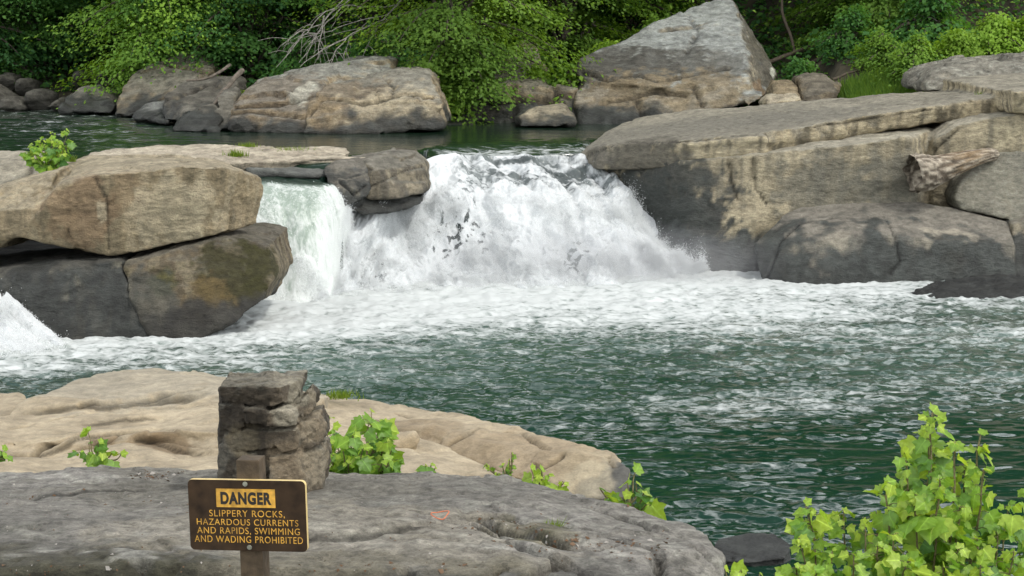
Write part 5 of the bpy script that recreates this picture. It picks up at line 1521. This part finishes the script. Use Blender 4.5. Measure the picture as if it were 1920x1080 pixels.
for zx, zy in ((385, 601), (394, 924)):
    bm = bmesh.new()
    bmesh.ops.create_cone(bm, cap_ends=True, segments=20, radius1=.0125, radius2=.011, depth=.004)
    bmesh.ops.create_cone(bm, cap_ends=True, segments=6, radius1=.0065, radius2=.006, depth=.010)
    bmesh.ops.rotate(bm, verts=bm.verts, cent=(0, 0, 0), matrix=__import__('mathutils').Matrix.Rotation(math.radians(90), 3, 'X'))
    bmesh.ops.translate(bm, verts=bm.verts, vec=((zx - 390) * sc_, -.021, CZ + (762 - zy) * sc_))
    bm_obj('bolt', bm, M_BOLT, board)

# ------------------------------------------------------------------ sycamore saplings and small plants near the camera
HALF = [(0.10, -0.05), (0.32, -0.05), (0.50, 0.06), (0.44, 0.18), (0.45, 0.28), (0.55, 0.38), (0.64, 0.60), (0.47, 0.61), (0.34, 0.66), (0.27, 0.78), (0.13, 0.90), (0.0, 1.06)]
OUT = HALF + [(-x, y) for x, y in HALF[-2::-1]]
LX = np.array([(0.0, 0.33), (0.0, 0.0)] + OUT)      # 0 = centre, 1 = stalk end, then the rim
NR = len(OUT)
rim = [1] + list(range(2, 2 + NR))
LF = np.array([(0, rim[k], rim[(k + 1) % len(rim)]) for k in range(len(rim))])


VEIN = np.abs(LX[:, 0])


def broad_leaves(mb, pos, size, normal, heading, cols, r):
    for p, s, nn, hh, c in zip(pos, size, normal, heading, cols):
        nn = nn / np.linalg.norm(nn)
        hh = hh - nn * hh.dot(nn); hh /= np.linalg.norm(hh) + 1e-9
        ss = np.cross(hh, nn)
        wx = r.uniform(0.85, 1.2)
        z = 0.22 * np.abs(LX[:, 0]) * r.uniform(0.3, 1.3) - 0.22 * LX[:, 1] ** 2 * r.uniform(0.2, 1.4) + 0.05 * np.sin(LX[:, 0] * 9 + r.uniform(0, 6))
        v = p + s * (LX[:, :1] * wx * ss + LX[:, 1:2] * hh + z[:, None] * nn)
        cc = np.tile(c, (len(LX), 1))
        cc[0] = c * 1.18 + 0.01; cc[1] = c * 1.3 + 0.02
        mb.add(v, LF, cc, VEIN)


YG, YG2, DGN = np.array([0.17, 0.31, 0.035]), np.array([0.31, 0.42, 0.05]), np.array([0.055, 0.15, 0.028])


def sapling(name, label, base, tips, leaf, per_m, seed, cat='sapling', tone=0.45, face=0.55, group=None, stem_r=0.012, spread=0.5, tipleaf=True):
    """base: world point; tips: (px, py, d) ends of the shoots."""
    r = np.random.default_rng(seed)
    root = empty(name, base, label, cat, group)
    st, lv = MB(), MB()
    for t in tips:
        e = P(*t)
        mid = base * 0.45 + e * 0.55 + np.array([(e[0] - base[0]) * 0.18, 0, -0.05 * np.linalg.norm(e - base)])
        p = curve_pts([base, base * 0.75 + mid * 0.25 + np.array([0, 0, 0.02]), mid, e], 16)
        p = p + 0.03 * np.stack([perlin(p * 5, seed), perlin(p * 5, seed + 1), 0 * p[:, 0]], 1)
        ln = np.linalg.norm(np.diff(p, axis=0), axis=1).sum()
        st.add(*tube(p, np.linspace(stem_r, stem_r * 0.3, 16), 6))
        m = max(3, int(per_m * ln * 1.7))
        q = np.clip(1 - r.uniform(0, 0.85, m) ** 1.2, 0.05, 1)
        q[0] = 1.0
        pos, siz, nor, hd, cs = [], [], [], [], []
        for k in range(m):
            c = np.array([np.interp(q[k] * 15, np.arange(16), p[:, j]) for j in range(3)])
            az = k * 2.4 + r.normal(0, .4)
            out = np.array([math.cos(az), math.sin(az) * 0.9 - 0.15, r.uniform(-0.1, 0.45)])
            s = leaf * r.choice([0.55, 0.8, 1.0, 1.15, 1.4], p=[.18, .27, .27, .18, .10]) * r.uniform(0.9, 1.1) * (1 - 0.45 * (q[k] > 0.94))
            pet = s * r.uniform(0.2, 0.75) * spread * 2
            a0 = c + out * pet
            if q[k] < 1:
                st.add(*tube(np.array([c, c * .5 + a0 * .5 + np.array([0, 0, .01]), a0]), [0.0028, 0.0022, 0.0018], 4))
            else:
                a0 = c
            pos.append(a0); siz.append(s)
            nor.append(np.array([0, -face, 0.75]) + out * 0.35 + r.normal(0, 0.55, 3))
            hd.append(out * np.array([1, 1, 0.2]) + np.array([0, 0, -0.55 if q[k] < 1 else 0.5]) + r.normal(0, 0.25, 3))
            tt = np.clip(r.normal(tone, 0.22) + 0.3 * (q[k] > .9), 0, 1)
            cs.append((DGN * (1 - 2 * tt) + YG * 2 * tt) if tt < .5 else (YG * (2 - 2 * tt) + YG2 * (2 * tt - 1)))
        broad_leaves(lv, pos, siz, nor, hd, cs, r)
    st.build('stem', M_STEM, root, base)
    lv.build('foliage', M_BROAD, root, base)
    return root


D0 = 11.6
sapling('sycamore_sapling', 'tall bright green sycamore sapling in the lower right corner', P(1755, 1290, D0), [
    (1746, 772, D0), (1742, 800, D0 + .1), (1790, 830, D0 - .15), (1700, 850, D0), (1835, 815, D0 + .1), (1660, 905, D0 - .2), (1845, 880, D0 - .2), (1765, 900, D0 - .35), (1720, 930, D0 - .3), (1640, 960, D0), (1800, 950, D0 - .3), (1760, 840, D0 + .15), (1810, 870, D0 + .2), (1690, 900, D0 + .2)], 0.098, 25, 101, stem_r=0.016)
sapling('sycamore_sapling', 'bushy sycamore shoots spreading left of the tall corner sapling', P(1610, 1290, D0 - .2), [
    (1516, 945, D0 - .3), (1540, 980, D0 - .2), (1500, 1010, D0 - .4), (1585, 960, D0 - .1), (1620, 975, D0 - .3), (1560, 1030, D0 - .5), (1650, 1020, D0 - .5), (1488, 1055, D0 - .5), (1600, 1040, D0 - .6), (1680, 1000, D0 - .4), (1700, 1050, D0 - .6), (1530, 1070, D0 - .6)], 0.094, 23, 102, group=None)
sapling('sycamore_sapling', 'low sycamore shoots crowding the bottom right edge of the frame', P(1860, 1290, D0 - .3), [
    (1885, 945, D0 - .2), (1915, 985, D0), (1870, 1000, D0 - .3), (1830, 1010, D0 - .4), (1900, 1035, D0 - .5), (1790, 1030, D0 - .5), (1940, 1050, D0 - .5), (1845, 1060, D0 - .6), (1765, 1060, D0 - .6), (1930, 905, D0 + .1), (1960, 950, D0)], 0.094, 23, 103)
sapling('leafy_shoot', 'few sycamore leaves poking up at the bottom beside the grey slab', P(1390, 1170, 10.8), [
    (1360, 1066, 10.8), (1388, 1068, 10.8), (1425, 1075, 10.8), (1455, 1080, 10.8)], 0.10, 9, 104)
sapling('sycamore_sapling', 'leafy sycamore sapling right of the stone pillar', P(665, 915, 14.8), [
    (625, 800, 14.8), (700, 770, 15), (695, 792, 14.8), (660, 815, 14.6), (640, 840, 14.6), (730, 830, 14.8), (720, 860, 14.6), (680, 840, 14.5), (615, 830, 14.7), (622, 866, 14.6), (655, 870, 14.5), (745, 862, 14.8), (705, 815, 15), (610, 785, 15), (712, 790, 15), (738, 845, 14.7), (725, 815, 14.9)], 0.115, 18, 105, tone=0.4)
sapling('leafy_shoot', 'small green sprouts in the bench left of the stone pillar', P(180, 868, 16.2), [
    (168, 806, 16.2), (165, 830, 16.2), (188, 828, 16.2), (150, 848, 16.1), (195, 850, 16.1), (228, 852, 16.1), (212, 845, 16.2), (170, 850, 16)], 0.10, 10, 106, tone=0.35)
sapling('leafy_shoot', 'green sprout cut by the left frame edge', P(-10, 865, 16.4), [(-8, 835, 16.4), (6, 845, 16.3), (-20, 840, 16.4), (8, 855, 16.2)], 0.10, 9, 107, tone=0.35)
sapling('leafy_shoot', 'low green leaves on the slab edge right of the leafy sapling', P(803, 893, 14.4), [(795, 874, 14.4), (808, 872, 14.4), (818, 878, 14.4)], 0.09, 12, 108, tone=0.3)
sapling('fern_sprout', 'thin upright sprig with tiny leaves on the slab ridge', P(952, 900, 14.2), [(962, 848, 14.2), (940, 872, 14.2), (912, 872, 14.2), (955, 862, 14.2)], 0.035, 45, 109, tone=0.5)
sapling('leafy_shoot', 'yellowing sycamore leaves at the slab ridge before the tan tongue', P(1015, 915, 13.8), [(996, 880, 13.8), (1018, 882, 13.7), (1032, 892, 13.7), (1060, 905, 13.6), (1008, 895, 13.6)], 0.09, 13, 110, tone=0.6)
sapling('leafy_shoot', 'sycamore sprout against the dark tip of the tan tongue', P(1175, 960, 13.4), [(1190, 885, 13.5), (1180, 905, 13.4), (1126, 915, 13.4), (1205, 925, 13.3), (1170, 930, 13.3), (1195, 905, 13.4), (1215, 945, 13.2)], 0.115, 11, 111, tone=0.45)
sapling('leafy_shoot', 'pale yellow-green weed in the crack at the right end of the grey slab', P(1250, 1062, 11.2), [(1240, 1036, 11.2), (1262, 1034, 11.2), (1255, 1028, 11.3), (1275, 1042, 11.2), (1232, 1050, 11.1)], 0.035, 60, 112, tone=0.75)
sapling('leafy_bush', 'small green bush growing between the two left boulders', P(95, 325, 56.2), [
    (60, 270, 56.2), (48, 285, 56.2), (75, 258, 56.3), (100, 248, 56.4), (125, 245, 56.4), (128, 262, 56.3), (110, 270, 56.1), (90, 285, 56), (70, 295, 56), (110, 292, 56), (98, 262, 56.2), (82, 272, 56.1), (118, 280, 56.1), (60, 290, 56.1)],
    0.15, 17, 113, cat='bush', tone=0.45, stem_r=0.02, spread=0.7)


def tuft(label, px, py, d, w, h, n, seed, tone=0.5, name='grass_tuft'):
    r = np.random.default_rng(seed)
    b = P(px, py, d)
    base = b + np.stack([r.normal(0, w, n), r.normal(0, w * .8, n), 0 * r.uniform(0, 1, n) - 0.02], 1)
    hg = r.uniform(0.4, 1, n) * h
    ln = r.normal(0, 0.35, (n, 3)) * hg[:, None]; ln[:, 2] = 0
    a = r.uniform(0, 6.28, n)
    wv = np.stack([np.cos(a), np.sin(a), 0 * a], 1) * (0.06 * h)
    v = np.stack([base - wv, base + wv, base + ln + np.array([0, 0, 1.0]) * hg[:, None]], 1).reshape(-1, 3) - b
    tt = np.clip(r.normal(tone, .2, n), 0, 1)[:, None]
    me = mesh_np(name, v, np.arange(n * 3).reshape(n, 3), False)
    set_col(me, np.repeat(YG * 0.5 * (1 - tt) + YG2 * 0.6 * tt, 3, 0))
    o = link(name, me, M_LEAF, None, tuple(map(float, b)))
    tag(o, label, 'grass tuft', 'grass tufts on the rocks')


tuft('grass tuft at the top edge of the tan tongue by the pillar', 640, 742, 23.8, 0.11, 0.12, 160, 1)
tuft('green tuft in the middle of the flat pale ledge', 443, 292, 63.0, 0.16, 0.28, 140, 2)
tuft('small green tuft at the back edge of the flat pale ledge', 465, 274, 65.6, 0.16, 0.2, 120, 3)
tuft('faint grassy patch at the right part of the flat pale ledge', 540, 280, 65, 0.4, 0.15, 160, 4)
tuft('tiny tuft on the top of the tan boulder', 137, 302, 56.6, 0.05, 0.25, 40, 5)
tuft('little weed growing from the mossy crack of the grey slab', 1033, 988, 11.7, 0.03, 0.09, 50, 6)
tuft('small weed on the right slab near the lichen-spotted rock', 1842, 182, 70, 0.12, 0.3, 70, 7)

# orange loop of cord lying on the grey slab
th = np.linspace(0, 2 * math.pi, 40)
c0 = P(825, 966, 11.75)
loop = np.stack([0.052 * np.cos(th) + .006 * np.sin(3 * th), 0.085 * np.sin(th), 0.006 + 0.01 * np.sin(2 * th + 1)], 1)
v, f = tube(loop, np.full(40, 0.003), 8)
mb = MB(); mb.add(v[:-2], f)
m = paint('orange_cord', (0.55, 0.14, 0.05), 0.6)
o = mb.build('cord_loop', m)
o.location = tuple(map(float, c0))
tag(o, 'small orange loop of cord lying on the grey slab', 'cord')
bpy.context.view_layer.update()
